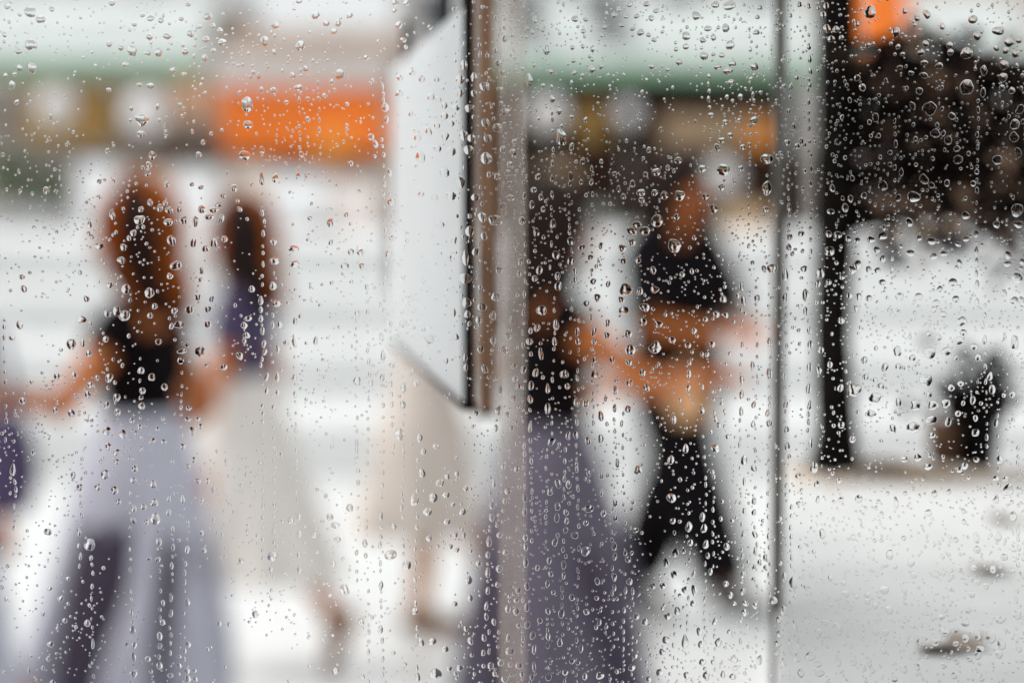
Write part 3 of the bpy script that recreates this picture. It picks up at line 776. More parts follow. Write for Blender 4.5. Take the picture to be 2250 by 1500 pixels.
# bags
def bag(name, label, loc, rz, wd, ht, dp, m, strap):
    o = empty(name, loc, rz); tag(o, label, 'bag')
    v = []; f = []; n = 20
    for i in range(9):
        t = i / 8; k = (1 - .35 * t * t) * (math.sin(math.pi * min(1, t * .5 + .12)) ** .4); zz = ht * t
        for j in range(n):
            a = 2 * math.pi * j / n; cx, cy_ = math.cos(a), math.sin(a)
            v.append((math.copysign(abs(cx) ** .6, cx) * wd / 2 * k * 1.15, math.copysign(abs(cy_) ** .6, cy_) * dp / 2 * k, zz))
    for i in range(8):
        for j in range(n): f.append((i * n + j, i * n + (j + 1) % n, (i + 1) * n + (j + 1) % n, (i + 1) * n + j))
    f.append(tuple(range(n - 1, -1, -1))); f.append(tuple(range(8 * n, 9 * n)))
    MB().add(v, f).build('bag_body', m, o, True)
    MB().tube([(wd * .3 * math.cos(math.pi * i / 10), 0, ht * .96 + strap * math.sin(math.pi * i / 10)) for i in range(11)], .009, 8).build('strap', m, o, True)
    return o
pbag = at(-22, 1125, 5.35)
bag('shoulder_bag', 'plum handbag swinging at the hip of the person at the left edge', (pbag.x, pbag.y, pbag.z), R(160), .22, .22, .12, C_plum, .20)
pb2 = at(1512, 925, 8.5)
bag('hand_bag', 'small tan handbag at the hip of the person in black', (pb2.x, pb2.y, pb2.z), R(-38), .13, .14, .08, mat('tan_leather', (.62, .34, .16), .5, .1, 15.0), .07)
# ------------------------------------------------------------------ raindrops seen on the pane
# read off the photograph in nine tiles (tile origin; then x y width height in thirds of a photo pixel)
DROPS = {
(0, 0): """50 45 40 35,200 80 80 65,268 128 62 55,205 297 78 72,125 340 44 42,212 450 58 68,128 450 40 44,78 562 42 56,870 335 62 72,975 350 42 38,1046 345 48 62,1222 342 48 44,985 243 46 44,1100 240 54 40,1255 222 46 48,1358 262 50 42,1465 280 52 46,1370 108 64 48,992 122 48 40,1060 135 42 36,1195 125 34 30,940 100 36 30,885 162 36 28,720 292 38 38,797 316 36 40,828 428 50 36,1350 382 38 44,1140 466 44 36,992 568 50 40,920 560 40 24,718 593 34 28,1408 335 34 32,1450 203 40 36,1405 172 34 34,1315 178 34 28,1240 30 36 30,1745 270 52 64,1980 303 66 58,1815 168 52 44,2080 103 54 48,1970 10 42 30,2230 155 40 48,2200 208 46 36,2150 155 42 40,1930 500 36 44,2015 455 34 40,1965 580 56 40,1705 500 26 46,1725 592 26 42,1630 690 74 94,1635 822 60 52,1612 1025 68 64,1728 990 32 52,1812 1045 24 38,1725 1180 28 90,1730 1395 32 60,935 790 84 84,930 883 54 42,1005 1025 46 56,335 775 26 46,1040 705 26 46,1215 492 36 30,2240 490 60 64,2140 632 34 30,2030 652 30 28,1188 692 28 32,1050 793 30 26,865 718 30 28,860 793 28 26,975 1140 40 50,655 1195 32 36,650 1298 28 28,740 1415 36 70,1090 1340 34 34,930 1380 36 40,920 1450 70 60,990 1335 36 44,1115 1385 52 46,1110 1465 56 50,1055 1370 40 50,1210 1450 52 56,1290 1460 40 70,1330 1380 50 50,1410 1385 60 36,1440 1350 50 30,1470 1290 40 30,1460 1440 36 56,1380 1430 60 40,1180 1380 34 40,1325 1235 36 30,1265 1215 30 28,1100 1215 34 40,1310 1020 40 36,305 1255 40 50,590 1480 30 50,1965 1160 30 40,2180 1470 50 60,2045 1440 34 30,1580 1380 34 36,1565 1325 30 26,30 230 30 34,35 500 26 40,95 490 32 26""",
(750, 0): """355 20 44 32,432 20 48 36,352 72 34 28,380 165 52 46,410 265 44 30,585 182 34 32,425 312 30 28,55 105 42 40,1278 130 36 48,1258 210 22 34,1540 125 44 44,1610 130 36 26,1898 25 48 44,1830 62 36 34,1800 100 44 38,1875 108 34 30,1945 108 40 30,2010 28 44 34,2075 72 40 32,2042 120 38 40,1735 180 32 32,1848 168 40 28,1918 190 36 30,1972 215 46 46,2025 232 32 30,2060 264 34 30,1352 330 46 62,1655 322 28 48,1238 530 42 90,1378 475 32 36,1530 400 28 34,1535 483 32 34,1712 440 32 36,2045 440 36 36,2225 410 46 44,2150 460 28 30,1390 655 34 50,1450 905 66 104,1518 968 32 54,1518 772 28 28,1610 790 26 36,1590 1062 36 44,1295 1165 34 46,1388 1175 22 48,1512 1160 30 60,1650 1110 22 40,1648 1200 28 44,1580 1200 26 36,1035 418 44 40,962 370 28 36,915 360 22 46,875 510 44 56,785 525 60 56,808 430 46 60,945 572 64 58,875 618 42 44,1045 592 40 40,1060 478 32 36,1085 740 58 52,950 810 52 58,1030 845 66 60,845 715 64 48,965 912 50 54,1065 985 36 48,840 990 66 62,858 912 54 48,805 893 56 66,725 1000 60 54,755 712 50 40,680 766 48 48,685 900 48 54,725 815 40 40,630 828 40 42,635 980 48 44,575 868 42 54,522 1035 62 72,502 910 46 46,592 640 42 52,640 656 36 42,380 620 48 50,290 710 48 60,298 790 34 52,385 515 40 40,467 482 38 40,530 522 44 44,628 525 36 36,680 697 38 44,785 615 40 54,955 1045 76 72,1130 1010 48 54,1110 1085 40 38,1097 1142 38 44,1030 1165 44 44,680 1140 66 58,785 1200 60 72,725 1292 64 54,885 1300 56 48,930 1432 60 60,1015 1452 90 66,1065 1362 46 50,1190 1455 44 54,1110 1215 40 44,1115 1305 52 40,1255 1350 34 54,1315 1300 30 46,225 950 36 52,320 1140 36 50,330 1330 50 50,525 1280 40 34,615 1300 36 46,650 1480 56 46,345 1480 34 50,1975 1270 56 46,2065 1270 44 40,2128 1288 52 52,2230 1290 66 66,2080 1455 74 84,1860 1295 34 40,1828 1245 26 46,2075 1135 54 52,2005 1150 34 34,2220 1058 48 46,1980 1320 40 40,2210 1430 36 42,1950 1480 56 44,1395 1475 40 60,1800 1145 34 28,755 1425 40 30,845 1425 30 30""",
(1500, 0): """215 32 54 44,308 38 78 62,88 105 60 50,165 190 48 38,283 186 50 52,22 238 54 56,312 298 58 60,20 308 40 40,132 266 40 40,140 370 58 50,258 366 36 34,327 420 52 44,228 440 50 42,297 468 66 44,472 440 52 56,318 545 44 42,485 215 42 36,507 50 40 32,770 30 36 38,832 40 28 40,945 40 34 44,925 100 40 44,1235 82 78 76,1405 212 54 64,1465 72 32 44,1545 120 40 44,1608 95 44 60,950 190 44 56,1010 195 46 40,978 258 44 40,1148 160 34 34,1045 250 32 34,833 308 28 44,838 390 28 50,842 470 26 44,840 560 22 40,1912 130 60 54,1942 238 54 54,2080 205 80 56,1872 352 78 70,1570 348 46 42,1600 290 40 44,1690 435 50 40,1592 415 44 36,1590 497 50 36,1760 300 44 42,1765 345 40 40,1505 482 38 26,1432 446 36 28,2152 278 62 64,2118 430 62 58,2112 512 58 56,2195 356 50 52,2218 265 36 48,2130 335 40 50,2068 318 40 40,1985 465 40 70,1980 610 36 60,1872 575 84 100,1628 715 84 84,1560 600 44 44,1515 697 34 50,1270 775 40 60,1150 515 40 42,1665 880 60 54,1750 925 48 56,1808 980 40 40,1815 1052 60 54,1590 1182 52 66,1640 1222 40 40,1320 1225 56 60,1522 1298 80 68,2205 1385 70 90,2185 905 56 66,2190 820 62 64,2225 722 50 64,2212 1005 44 60,2170 598 40 44,2105 580 40 40,2075 1055 60 62,268 1120 86 74,130 1112 50 46,555 1048 76 68,555 1240 62 86,470 795 48 54,255 1235 44 44,380 1110 34 36,395 970 36 36,688 940 40 42,755 965 36 38,695 735 28 36,730 835 28 46,205 1375 44 56,150 1295 40 44,185 760 38 34,280 805 34 34,257 925 40 40,312 893 36 36,380 640 34 40,985 1240 34 52,1105 1310 36 46,1070 1370 44 54,1195 1290 36 44,1420 1305 36 46,1440 1135 28 50,1940 1255 22 44,2070 1480 40 50,2215 1480 60 44,1865 1420 46 52,1775 765 44 46,975 1395 50 34,700 1365 30 50,840 1210 28 44""",
(0, 500): """655 120 56 44,800 215 50 46,815 130 44 44,830 405 56 64,820 580 74 68,725 380 46 44,570 470 40 44,1160 250 78 56,1130 85 56 66,880 36 40 46,1020 518 36 40,1250 542 56 56,1180 640 66 46,1150 548 40 40,1120 320 40 40,1370 640 50 46,1372 538 48 40,990 580 38 36,985 430 60 66,770 550 50 60,535 605 66 50,470 768 62 72,545 760 28 60,585 828 46 46,697 735 40 40,720 990 50 56,770 1120 46 56,930 942 44 44,1000 985 44 50,1085 1050 40 48,1045 752 40 40,1318 818 66 70,1190 875 40 36,1200 815 66 30,1192 885 30 30,1235 772 30 36,580 1100 50 44,470 1222 44 56,595 1035 44 40,640 990 30 36,940 1075 40 44,930 1120 30 30,935 1175 44 44,705 1170 36 50,775 1215 40 46,1270 1340 44 60,705 1340 50 60,810 1360 50 60,1005 1405 50 30,870 1270 34 36,920 1310 36 36,1240 1262 40 36,1245 1190 36 32,1305 1260 30 36,1475 920 50 40,1580 845 44 50,1635 600 50 36,1610 645 44 44,1625 710 44 44,1660 405 40 44,1800 385 44 56,1825 500 60 46,1840 640 40 46,1720 480 32 60,1720 540 26 44,1720 600 28 50,1730 680 30 50,1740 765 32 50,1745 820 30 44,1810 220 60 50,1935 140 70 44,1805 95 46 40,1940 240 60 44,1830 800 26 60,1828 985 28 70,1758 985 30 56,1758 1075 24 50,1830 1090 28 44,1885 760 34 40,1940 760 32 60,1945 615 30 50,1940 990 32 50,2080 745 30 60,1330 285 40 50,1355 140 50 44,1410 100 44 60,1275 100 40 60,1480 75 40 44,1320 345 36 36,1305 460 44 44,1395 470 30 44,1130 650 30 40,145 325 36 36,130 640 40 60,80 725 40 36,375 980 44 44,715 1440 44 50,768 1480 50 40,1080 1410 34 34,1205 1440 40 40""",
(750, 500): """340 72 46 44,310 175 46 46,130 165 50 46,65 160 46 40,25 255 60 40,140 255 50 44,845 25 54 70,940 55 46 50,745 85 34 50,885 160 46 50,818 200 46 90,815 335 76 70,825 495 60 60,1040 280 44 50,928 522 64 50,1015 455 50 56,1000 580 44 60,905 608 44 44,1122 612 40 60,1180 225 36 50,1170 305 32 44,1285 30 40 56,1305 280 40 60,1275 335 40 40,1415 182 50 52,1425 320 40 50,1430 385 46 60,1515 218 44 62,1512 90 46 50,1540 290 30 50,1585 130 50 36,1640 195 40 36,1710 120 30 50,1850 135 50 50,1860 222 40 40,1875 408 80 80,1862 545 66 50,1845 475 50 40,1685 462 46 54,1615 500 40 40,1660 355 40 40,2000 525 66 52,1988 620 50 52,2090 636 54 46,1968 420 40 50,2065 408 54 46,1915 20 60 60,2000 22 70 60,2195 120 80 90,1915 95 50 50,2055 280 40 50,1955 215 40 44,1905 805 66 70,2068 790 80 74,1890 700 52 50,1755 630 36 52,1750 712 40 50,1665 685 34 60,1555 685 30 60,1560 750 36 44,1665 752 34 40,1415 640 38 70,1405 750 30 60,1320 545 70 60,1290 660 40 50,1240 750 46 44,1100 715 44 50,1075 805 44 60,1000 745 40 44,918 800 44 50,1670 965 46 52,1470 965 54 54,1670 870 30 40,1785 870 34 50,1610 1158 44 54,1550 1150 36 60,1710 1240 36 70,1805 1070 34 60,1802 1190 30 56,1900 1022 40 50,1895 890 40 40,2010 1055 44 46,1985 955 40 50,1890 1195 40 50,2190 1260 36 60,2180 740 44 44,1360 1190 40 70,1360 1060 30 60,1280 955 40 54,1315 830 30 80,1250 1040 36 60,1245 1130 36 50,1245 1310 24 80,1135 910 40 40,1145 995 40 40,1165 1045 40 40,1135 1125 40 40,1200 935 40 50,1050 1070 28 60,1035 1205 40 60,1020 1320 28 50,1120 1320 30 34,578 735 60 62,405 630 50 50,275 845 30 80,265 720 28 60,270 985 28 60,410 1055 34 70,405 1165 34 60,383 1360 60 80,515 1385 44 50,625 1440 44 36,540 1475 40 40,495 1025 44 44,105 1010 50 60,195 1020 30 50,335 905 36 36,815 855 30 50,755 720 40 44,830 570 40 50,740 560 30 60,885 1222 36 36,1545 1365 36 50,1625 1405 36 60,1385 1410 40 60,1495 1370 30 60,1710 1390 36 60,1490 1045 36 40,945 930 40 60,820 920 30 46""",
(1500, 500): """965 155 74 56,590 270 66 60,675 310 40 80,800 272 44 44,905 300 54 70,1115 280 54 56,1150 245 54 60,1225 275 40 40,1285 283 40 40,1315 360 44 40,1240 78 50 44,1318 55 64 46,1150 85 40 40,1280 145 44 40,1090 72 40 40,1022 48 50 46,962 42 40 44,705 62 40 44,700 130 36 46,780 40 40 40,1640 90 56 44,1655 190 50 40,1500 168 54 44,1720 172 46 36,1560 70 36 32,1815 110 40 32,1868 75 40 34,1320 205 40 44,1780 360 54 54,1430 455 56 50,1555 455 56 46,1800 470 44 44,1670 500 50 50,1695 405 40 40,1840 618 64 60,1850 692 46 44,1820 745 60 54,1685 725 40 40,1715 572 44 44,1655 540 40 40,1620 700 36 36,1920 785 50 44,1630 825 76 76,1740 815 70 56,1515 858 44 42,1415 815 50 70,1333 920 44 56,1422 915 40 44,1605 1005 86 76,1130 1070 88 86,1268 1120 80 62,1238 1228 66 56,1305 1045 50 40,1205 985 44 40,1535 1170 70 66,1650 1170 66 62,1735 1158 54 60,1640 1268 76 54,1520 1318 90 72,1385 1325 44 60,1422 1150 40 60,1645 1368 40 40,1625 1100 40 40,1770 1055 44 44,1832 1028 40 40,1815 1225 40 40,1750 1280 44 60,1930 1350 46 54,1930 1255 34 40,1912 1135 36 60,2040 1065 44 60,2025 980 36 56,2065 1285 34 56,2175 1100 40 44,2188 755 50 90,2205 335 70 70,2185 480 50 50,2240 490 50 70,2115 430 40 44,2145 180 40 56,2140 240 50 36,2240 225 40 40,1160 455 46 46,1100 448 40 40,1045 612 46 44,960 360 40 40,1050 325 40 36,890 370 36 50,810 445 44 80,675 460 36 60,490 465 40 46,400 480 36 60,388 385 30 60,268 470 46 46,222 572 44 44,285 577 36 36,810 550 30 60,835 680 30 50,840 770 36 56,835 920 32 66,830 1060 34 70,838 1168 28 70,845 1420 28 70,895 940 40 50,910 805 40 44,575 750 36 50,570 960 36 74,390 1000 34 50,388 1100 30 60,385 1210 28 60,468 1165 28 50,560 1220 28 56,570 1290 36 50,465 1295 30 50,685 1330 30 50,690 1440 32 60,680 1165 36 44,665 980 28 44,460 905 28 50,1040 1055 40 50,1045 1300 44 44,75 680 36 40,195 768 40 40,35 775 44 36,35 1055 32 46,130 1050 20 40,125 1200 36 56,40 960 30 60,215 1455 50 60,20 1455 36 60,238 1300 36 36,215 1260 30 46,1940 375 28 60,1940 490 26 50,1975 640 26 50,1990 740 28 60,1935 40 32 50,1935 155 26 60,1140 535 36 44""",
(0, 1000): """85 95 36 80,98 175 20 40,693 125 60 60,590 588 76 76,315 503 50 46,525 210 46 46,755 230 50 56,645 210 44 46,880 165 48 38,888 88 40 44,770 42 36 36,1010 188 40 60,1018 312 50 50,1024 418 66 76,945 340 44 40,780 305 40 40,965 440 36 36,883 350 34 50,880 428 34 50,520 505 30 60,540 395 24 44,530 665 24 50,1112 375 30 50,1115 285 24 50,1205 290 28 60,1048 570 36 60,985 682 36 30,1042 685 34 40,1235 620 30 56,1345 625 34 40,1330 510 30 36,1140 485 20 44,1132 725 24 50,1127 935 24 60,1127 1040 28 50,1235 965 34 56,1240 1245 40 40,1232 1420 40 40,1240 1470 40 50,1795 665 60 64,1683 1045 44 50,1590 690 36 36,2210 460 60 40,2225 555 44 40,2195 715 32 54,1970 405 24 50,1970 655 24 50,1975 750 30 60,1970 520 30 60,2175 405 40 50,2070 525 40 40,400 945 42 46,448 812 28 30,875 1150 36 60,885 1250 36 46,880 1325 28 60,880 1440 46 50,1053 1190 36 56,1052 1255 36 40,1072 1100 36 40,1075 970 26 40,1052 1385 40 50,975 1340 40 34,1180 1385 36 36,1122 1450 44 30,575 1105 40 50,612 1240 22 70,600 675 26 36,2210 1420 40 50,190 1420 26 44,1280 30 36 40,1305 170 46 30,1370 170 30 40,1240 72 36 30""",
(750, 1000): """530 118 46 62,650 180 60 46,605 278 56 66,568 372 54 56,482 290 56 80,345 465 36 50,325 655 78 66,432 722 58 60,578 545 40 44,20 885 56 80,258 400 30 66,255 590 24 50,262 855 30 56,258 1145 32 60,155 578 34 54,160 660 26 40,55 345 44 56,800 372 46 46,698 435 46 44,698 140 36 36,820 218 34 34,762 122 34 34,690 262 50 40,735 322 32 32,752 522 32 40,718 600 36 34,762 622 34 34,840 822 44 60,905 710 40 40,850 940 36 44,748 978 36 36,1097 238 46 40,1157 90 36 40,1208 280 30 60,1208 370 30 60,1213 540 32 50,1215 600 30 50,1215 705 36 60,990 408 34 56,990 330 30 50,1008 185 28 60,973 565 34 70,965 655 28 50,965 770 32 70,965 890 28 50,955 990 26 56,955 1060 28 50,940 1200 30 50,935 1300 26 44,1040 745 44 50,1082 638 40 36,1030 850 36 36,1165 888 38 40,1152 1028 44 44,1152 955 30 32,1097 1010 36 50,1110 1290 56 50,1100 1200 30 50,1005 1095 32 44,1260 1185 36 54,1225 1115 40 46,1222 1000 30 60,1222 860 32 54,1270 1275 28 60,1270 1390 24 70,1428 185 40 60,1497 190 36 56,1425 335 36 56,1420 410 36 56,1408 570 36 56,1375 240 40 46,1480 375 34 40,1485 430 30 44,1478 490 30 44,1465 720 32 54,1465 790 24 50,1370 690 30 50,1380 780 30 40,1358 845 28 50,1362 1025 32 44,1362 1190 32 50,1450 1040 40 60,1440 1230 34 60,1360 1250 24 44,1632 352 60 48,1610 630 60 60,1538 525 44 50,1612 445 36 36,1800 600 30 56,1803 665 28 50,1805 315 34 50,1805 415 30 44,1728 382 36 44,1715 130 28 50,1630 120 30 46,1820 50 32 60,1715 245 20 50,1798 800 30 60,1800 870 24 44,1955 98 56 54,1940 492 40 34,1890 685 40 40,1900 830 40 44,2175 280 60 60,2185 432 36 40,2200 640 48 60,2140 705 40 60,2120 860 44 44,2055 860 40 40,2195 785 50 50,2150 1060 50 46,2215 1025 40 60,2140 1215 50 50,2115 1295 44 44,1915 1398 44 44,2098 1430 46 56,2025 1475 36 40,1935 1320 36 36,1520 935 36 44,1615 1030 40 40,1945 1060 40 40,2000 1095 40 50,1580 1270 30 50,1700 1100 30 40,620 1440 78 80,503 1460 36 60,600 1225 50 50,685 1275 44 44,525 1230 40 60,485 1025 40 50,850 1220 36 50,820 1140 30 36,780 1400 44 40,710 1405 40 36,985 1385 44 44,1050 1365 40 44,1170 1385 44 44,1075 1475 44 40,1190 1440 30 40,1130 1440 46 30,1365 1460 40 50,1255 1460 30 40,1475 1430 40 36,1705 1450 50 50,1605 1455 30 50,1520 1355 36 36,1560 1365 30 30""",
(1500, 1000): """405 30 40 70,470 85 36 50,405 170 18 60,470 300 34 46,470 375 30 44,475 520 34 50,400 520 28 56,405 365 24 46,397 785 36 50,475 740 34 44,468 820 28 40,478 630 26 60,395 895 38 50,480 990 40 44,410 1035 48 46,413 975 44 36,340 975 34 30,315 920 36 44,285 845 40 40,130 405 36 60,140 480 40 60,40 470 44 66,50 575 36 44,153 585 36 60,165 660 26 44,290 600 40 50,183 765 28 50,72 780 24 50,75 890 34 80,15 885 46 46,68 975 42 42,865 80 56 70,885 190 36 50,890 290 24 50,762 135 40 36,1160 285 50 50,1040 290 36 32,1460 25 46 44,1550 15 50 50,1618 75 54 44,1860 70 46 44,1825 95 40 40,1935 28 40 36,2065 152 44 36,2130 155 40 36,2090 30 46 56,2145 225 64 80,2220 225 36 60,2065 290 36 56,2178 400 40 70,2080 535 44 60,2245 390 30 60,1618 378 44 46,1405 310 30 80,920 515 40 66,728 838 56 80,670 800 30 66,548 675 36 56,545 740 30 40,665 1020 40 66,635 1080 40 44,600 955 50 50,640 1175 44 50,628 1238 46 46,620 1300 26 40,665 1360 40 46,505 1345 40 60,340 1340 50 50,345 1400 40 30,130 1360 44 46,200 1360 30 36,155 1450 46 56,25 1448 40 50,265 1440 30 50,330 1455 44 40,15 1225 44 90,110 1160 40 56,120 1245 40 50,235 1230 44 60,212 1095 34 50,1328 885 58 56,1360 1018 46 56,1015 1130 44 56,1505 705 40 60,1520 785 36 46,1075 910 44 46,1335 718 36 36,1215 960 36 40,1460 890 36 40,935 1100 44 40,895 1160 46 40,1335 1165 40 40,1270 1165 36 36,840 1320 60 60,890 1370 50 44,755 1330 40 60,740 1115 28 66,770 1245 36 46,750 1195 30 44,1025 1350 36 70,1125 1360 40 44,1455 1405 46 56,1250 1415 36 40,1395 1470 44 40,1668 1230 54 54,1800 1240 40 36,1725 1165 56 56,1540 1205 36 60,1865 1205 46 56,1945 1185 40 66,2030 1190 66 90,2100 1240 50 80,1945 1310 46 66,2085 1310 44 50,1960 1275 60 40,1890 1340 36 40,1805 1355 36 40,1720 1385 34 34,1860 1105 54 44,1705 1065 40 36,1730 1015 34 36,1880 1020 40 36,1940 620 46 46,2120 670 44 46,2045 750 40 56,2170 760 40 30,1920 740 46 36,1820 745 40 46,1940 835 40 40,2000 860 36 40,1905 915 40 40,1935 540 40 70,2205 1045 50 70,2095 1080 66 46,2240 770 40 80,2215 1270 36 50,1545 1390 36 50,1785 1450 44 40,1970 1470 36 30,780 1430 44 60,905 1435 60 36""",
}
def drop_template(rings, segs):
    """unit drop: dome of rings+apex and a flat base; returns (theta, s, is_base) per vertex and faces"""
    th = []; ss = []; base = []; f = []
    for i in range(rings):
        s_ = 1 - (i / rings) ** 1.35
        for k in range(segs): th.append(2 * math.pi * k / segs); ss.append(s_); base.append(0)
    th.append(0); ss.append(0); base.append(0); apex = rings * segs
    for i in range(rings - 1):
        for k in range(segs):
            f.append((i * segs + k, i * segs + (k + 1) % segs, (i + 1) * segs + (k + 1) % segs, (i + 1) * segs + k))
    for k in range(segs): f.append(((rings - 1) * segs + k, (rings - 1) * segs + (k + 1) % segs, apex))
    b0 = apex + 1
    for k in range(segs): th.append(2 * math.pi * k / segs); ss.append(1); base.append(1)
    nd = len(f)
    f.append(tuple(b0 + k for k in range(segs - 1, -1, -1)))
    # the base ring has its own vertices (hard rim): stitch the two rims so that the drop is closed
    for k in range(segs): f.append((k, b0 + k, b0 + (k + 1) % segs, (k + 1) % segs))
    return np.array(th), np.array(ss), np.array(base), f, nd

def drop_shape(tpl, w_, h_, r, fine=False):
    """local coordinates (x across, y outwards from the glass, z up) of a drop w_ x h_ metres"""
    th, ss, base, f, nd = tpl
    asp = h_ / w_
    k2, k3, k4, k5 = (r.uniform(-.07, .07) for _ in range(4)); f2, f3, f4, f5 = (r.uniform(0, 6.28) for _ in range(4))
    amp = 0.5 if fine else 1.25
    rad = 1 + amp * (k2 * np.cos(2 * th + f2) + k3 * np.cos(3 * th + f3) + .7 * k4 * np.cos(4 * th + f4) + .45 * k5 * np.cos(6 * th + f5))
    x = rad * np.cos(th) * ss; z = rad * np.sin(th) * ss
    x = x * (1 - r.uniform(.05, .3) * np.clip(asp - .95, 0, .8) * z)          # narrower towards the top
    hd = r.uniform(.075, .20)
    rho = (1 + hd * hd) / (2 * hd)
    y = np.sqrt(np.maximum(rho * rho - ss * ss, 0)) - (rho - hd)
    z = z - .10 * (1 - ss * ss) * min(asp, 1.3)                               # the water sags
    y = y * min(w_, h_) / 2
    y[base > 0] = -0.0004; y[(base == 0) & (ss > .999)] = 0.0
    x = x * w_ / 2; z = z * h_ / 2
    a = r.gauss(0, .22) if asp < 1.6 else r.gauss(0, .09)
    return np.stack([x * math.cos(a) - z * math.sin(a), y, x * math.sin(a) + z * math.cos(a)], 1)

PX = 1.006 / FPX
YG = 0.0060
big = []
for (ox, oy), s_ in DROPS.items():
    for t in s_.split(','):
        x, y, w_, h_ = map(int, t.split()); big.append((ox + x / 3, oy + y / 3, w_ / 2.9, h_ / 2.9))
big.sort(key=lambda b: -b[2] * b[3])
rd = random.Random(77)
TPL_B = drop_template(9, 28); TPL_M = drop_template(6, 18); TPL_S = drop_template(4, 11)

def behind(x, y):
    """what one sees behind that spot of the glass, for the labels"""
    if x < 470 and y < 190: return 'the white awning'
    if 470 <= x < 860 and y < 185: return 'the beige house'
    if 470 <= x < 860 and y < 350: return 'the orange kiosk'
    if x < 470 and y < 420: return 'the menu board'
    if 860 <= x < 1010 and y < 800: return 'the white hanging sign'
    if 1010 <= x < 1090 and y < 950: return 'the brown batten'
    if 1090 <= x < 1170: return 'the beige post'
    if x >= 1740:
        if y < 170: return 'the stall behind the tree'
        if y < 500: return 'the dark leaves' if x > 1880 else 'the black trunk'
        if x < 1890 and y < 1060: return 'the black trunk'
        if y > 1060: return 'the concrete planter'
        return 'the flower pot' if x > 2040 and y > 740 else 'the pale steps right of the trunk'
    if 1690 <= x < 1740: return 'the steel rod'
    if x >= 1170:
        if y < 190: return 'the long right awning'
        if y < 370: return 'the dark stall'
        if x < 1360: return 'the dark-haired woman'
        return 'the person in black' if x < 1610 else 'the gap by the steel rod'
    if y < 440: return 'the boxes by the kiosk'
    if x < 225: return 'the pale paving at far left'
    if x < 420: return 'the lavender skirt' if y > 930 else 'the auburn-haired woman'
    if x < 640: return 'the beige skirt' if y > 800 else 'the plum-topped woman'
    if x < 860: return 'the white steps'
    return 'the pale beige dress'

ORD = 'first second third fourth fifth sixth seventh eighth ninth tenth eleventh twelfth thirteenth fourteenth fifteenth sixteenth seventeenth eighteenth nineteenth twentieth'.split()
def ordinal(i):
    if i < 20: return ORD[i]
    t, u = divmod(i + 1, 10); tens = {2: 'twent', 3: 'thirt', 4: 'fort'}[t]
    return tens + 'ieth' if u == 0 else tens + 'y-' + ORD[u - 1]
NB = 296
rows = []
for i, (x, y, w_, h_) in enumerate(big[:NB]):
    asp = h_ / w_; sh = 'tall' if asp > 1.35 else ('wide' if asp < .78 else 'round')
    rows.append([behind(x, y), sh, y, x, i])
groups = {}
for r_ in rows: groups.setdefault((r_[0], r_[1]), []).append(r_)
lab = {}
for (reg, sh), g in groups.items():
    g.sort(key=lambda r_: r_[2])
    for k, r_ in enumerate(g):
        lab[r_[4]] = (sh + ' raindrop over ' + reg + (', the only large one of that shape' if len(g) == 1 else ', ' + ordinal(k) + ' from the top'), 'large raindrops over ' + reg)
for i, (x, y, w_, h_) in enumerate(big[:NB]):
    p = at(x, y, 1.006)
    co = drop_shape(TPL_B, w_ * PX, h_ * PX, rd)
    me = bpy.data.meshes.new('raindrop'); me.from_pydata(co.tolist(), [], TPL_B[3]); me.update()
    me.polygons.foreach_set('use_smooth', [k < TPL_B[4] for k in range(len(me.polygons))])
    o = link('raindrop', me, M_water); o.location = (p.x, YG, p.z)
    tag(o, lab[i][0], 'raindrop', lab[i][1])

# all smaller drops: the rest of the list, the dotted trails, and fine spatter
allv = []; allf = []; flat = []; cnt = 0
def put(tpl, x, y, w_, h_, fine):
    global cnt
    p = at(x, y, 1.006)
    if abs(p.x) > .415 or p.z < 1.145 or p.z > 1.955: return
    co = drop_shape(tpl, w_ * PX, h_ * PX, rd, fine) + np.array([p.x, YG, p.z])
    allv.append(co); allf.extend([tuple(j + cnt for j in q) for q in tpl[3]]); flat.extend([k < tpl[4] for k in range(len(tpl[3]))]); cnt += len(co)
grid = {}
def occupy(x, y, r): grid.setdefault((int(x // 40), int(y // 40)), []).append((x, y, r))
def free(x, y, r):
    gx, gy = int(x // 40), int(y // 40)
    for i in (-1, 0, 1):
        for j in (-1, 0, 1):
            for (a, b, c) in grid.get((gx + i, gy + j), ()):
                if (a - x) ** 2 + (b - y) ** 2 < (r + c) ** 2: return False
    return True
for (x, y, w_, h_) in big: occupy(x, y, max(w_, h_) / 2)
for (x, y, w_, h_) in big[NB:]: put(TPL_M, x, y, w_, h_, False)
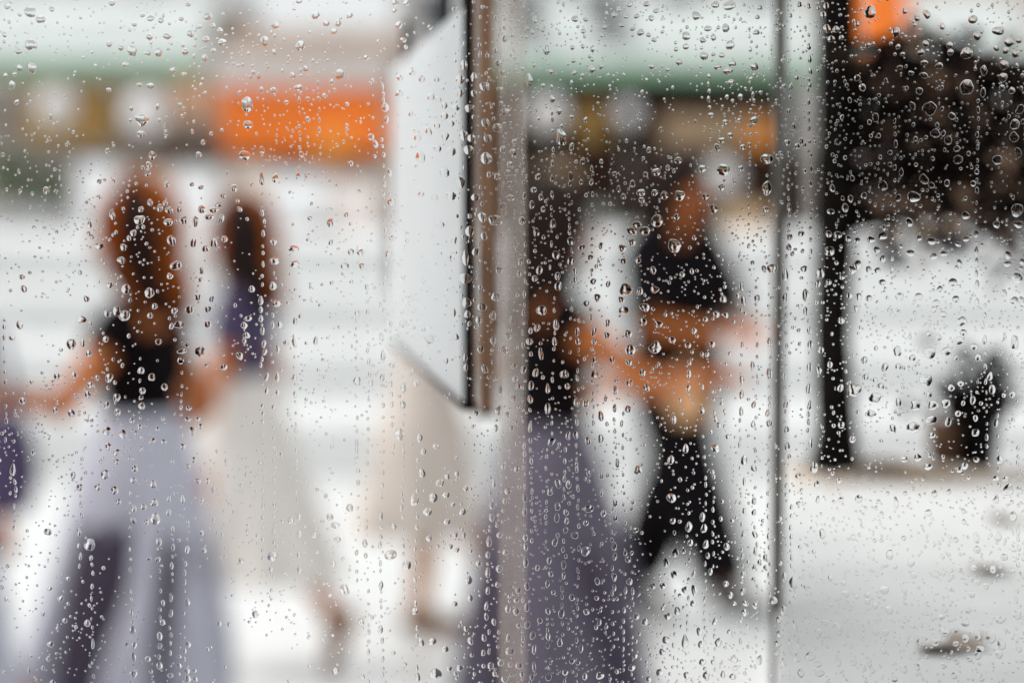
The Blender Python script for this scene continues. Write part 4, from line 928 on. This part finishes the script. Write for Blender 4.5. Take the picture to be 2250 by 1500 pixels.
# dotted trails left by running drops: column, from, to
TRAILS = [(575, 480, 1240), (600, 560, 1330), (648, 700, 1100), (845, 180, 760), (838, 640, 1500), (862, 700, 1000), (886, 860, 1320), (915, 1000, 1500), (808, 620, 1500), (782, 700, 1300),
          (1210, 160, 600), (1250, 120, 520), (1258, 430, 760), (1152, 300, 1480), (1075, 1040, 1480), (1164, 900, 1500), (1215, 600, 1000), (1236, 980, 1500), (1204, 980, 1440), (1268, 700, 1020),
          (1270, 720, 1500), (1302, 560, 950), (1350, 850, 1440), (1372, 900, 1500), (1305, 360, 640), (1630, 620, 1420), (1658, 630, 1470), (1690, 640, 1330), (1725, 560, 1100), (1732, 180, 560),
          (1779, 90, 560), (1777, 700, 1000), (1735, 1040, 1500), (1512, 1120, 1420), (1550, 980, 1440), (1570, 1060, 1480), (1645, 60, 560), (1653, 180, 330), (1560, 160, 330), (1965, 240, 620),
          (2148, 170, 640), (2165, 640, 980), (2235, 980, 1440), (2190, 880, 1180), (290, 1080, 1500), (378, 1080, 1480), (410, 1180, 1490), (350, 1100, 1480), (178, 1040, 1250), (205, 1230, 1500), (33, 1020, 1160),
          (8, 700, 1000), (400, 700, 960), (310, 780, 1000), (425, 60, 300), (660, 130, 330), (700, 180, 300), (1385, 1150, 1500), (1480, 1130, 1480)]
for (cx, y0, y1) in TRAILS:
    y = y0 + rd.uniform(0, 12); xx = cx + rd.uniform(-3, 3); ph = rd.uniform(0, 6)
    while y < y1:
        q = xx + 2.6 * math.sin(y / 90 + ph) + rd.gauss(0, 1.0)
        w_ = rd.uniform(4.2, 8.0); h_ = w_ * rd.uniform(1.1, 2.4)
        if free(q, y, w_ * .7): put(TPL_S, q, y, w_, h_, False); occupy(q, y, h_ / 2)
        y += rd.uniform(13, 30)
# fine spatter over the whole pane near the view, thicker in drifting patches
def hsh(x, y):
    return (math.sin(x * .011 + 1.3 * math.sin(y * .007)) + math.sin(y * .013 + 2.1 * math.sin(x * .005 + 1)) + math.sin((x + y) * .021) * .6) / 2.6
n = 0; tries = 0
while n < 13500 and tries < 140000:
    tries += 1
    x, y = rd.uniform(-250, 2500), rd.uniform(-250, 1750)
    dens = .38 + .5 * hsh(x, y) + (.45 if x > 1000 else 0)
    if rd.random() > dens: continue
    w_ = min(15.0, 2.3 + rd.lognormvariate(.8, .62))
    if not free(x, y, w_ * .55): continue
    h_ = w_ * rd.uniform(.85, 1.25 if w_ < 6 else 1.5)
    put(TPL_S, x, y, w_, h_, True)
    occupy(x, y, w_ / 2); n += 1
# sparse drops on the rest of the pane
for k in range(2500):
    p = (rd.uniform(-.42, .42), rd.uniform(1.12, 1.98)); x, y = CX + p[0] * FPX / 1.006, 455 + (EYE.z - p[1]) * FPX / 1.006
    if -260 < x < 2510 and -260 < y < 1760: continue
    w_ = 3.5 + rd.lognormvariate(1.6, .6); w_ = min(w_, 26); put(TPL_S, x, y, w_, w_ * rd.uniform(.9, 1.5), False)
me = bpy.data.meshes.new('rain_spatter')
me.from_pydata(np.concatenate(allv).tolist(), [], allf); me.update()
me.polygons.foreach_set('use_smooth', flat)
tag(link('rain_spatter', me, M_water), 'fine clear rain spatter and dotted trails between the larger drops on the pane', 'raindrops', kind='stuff')
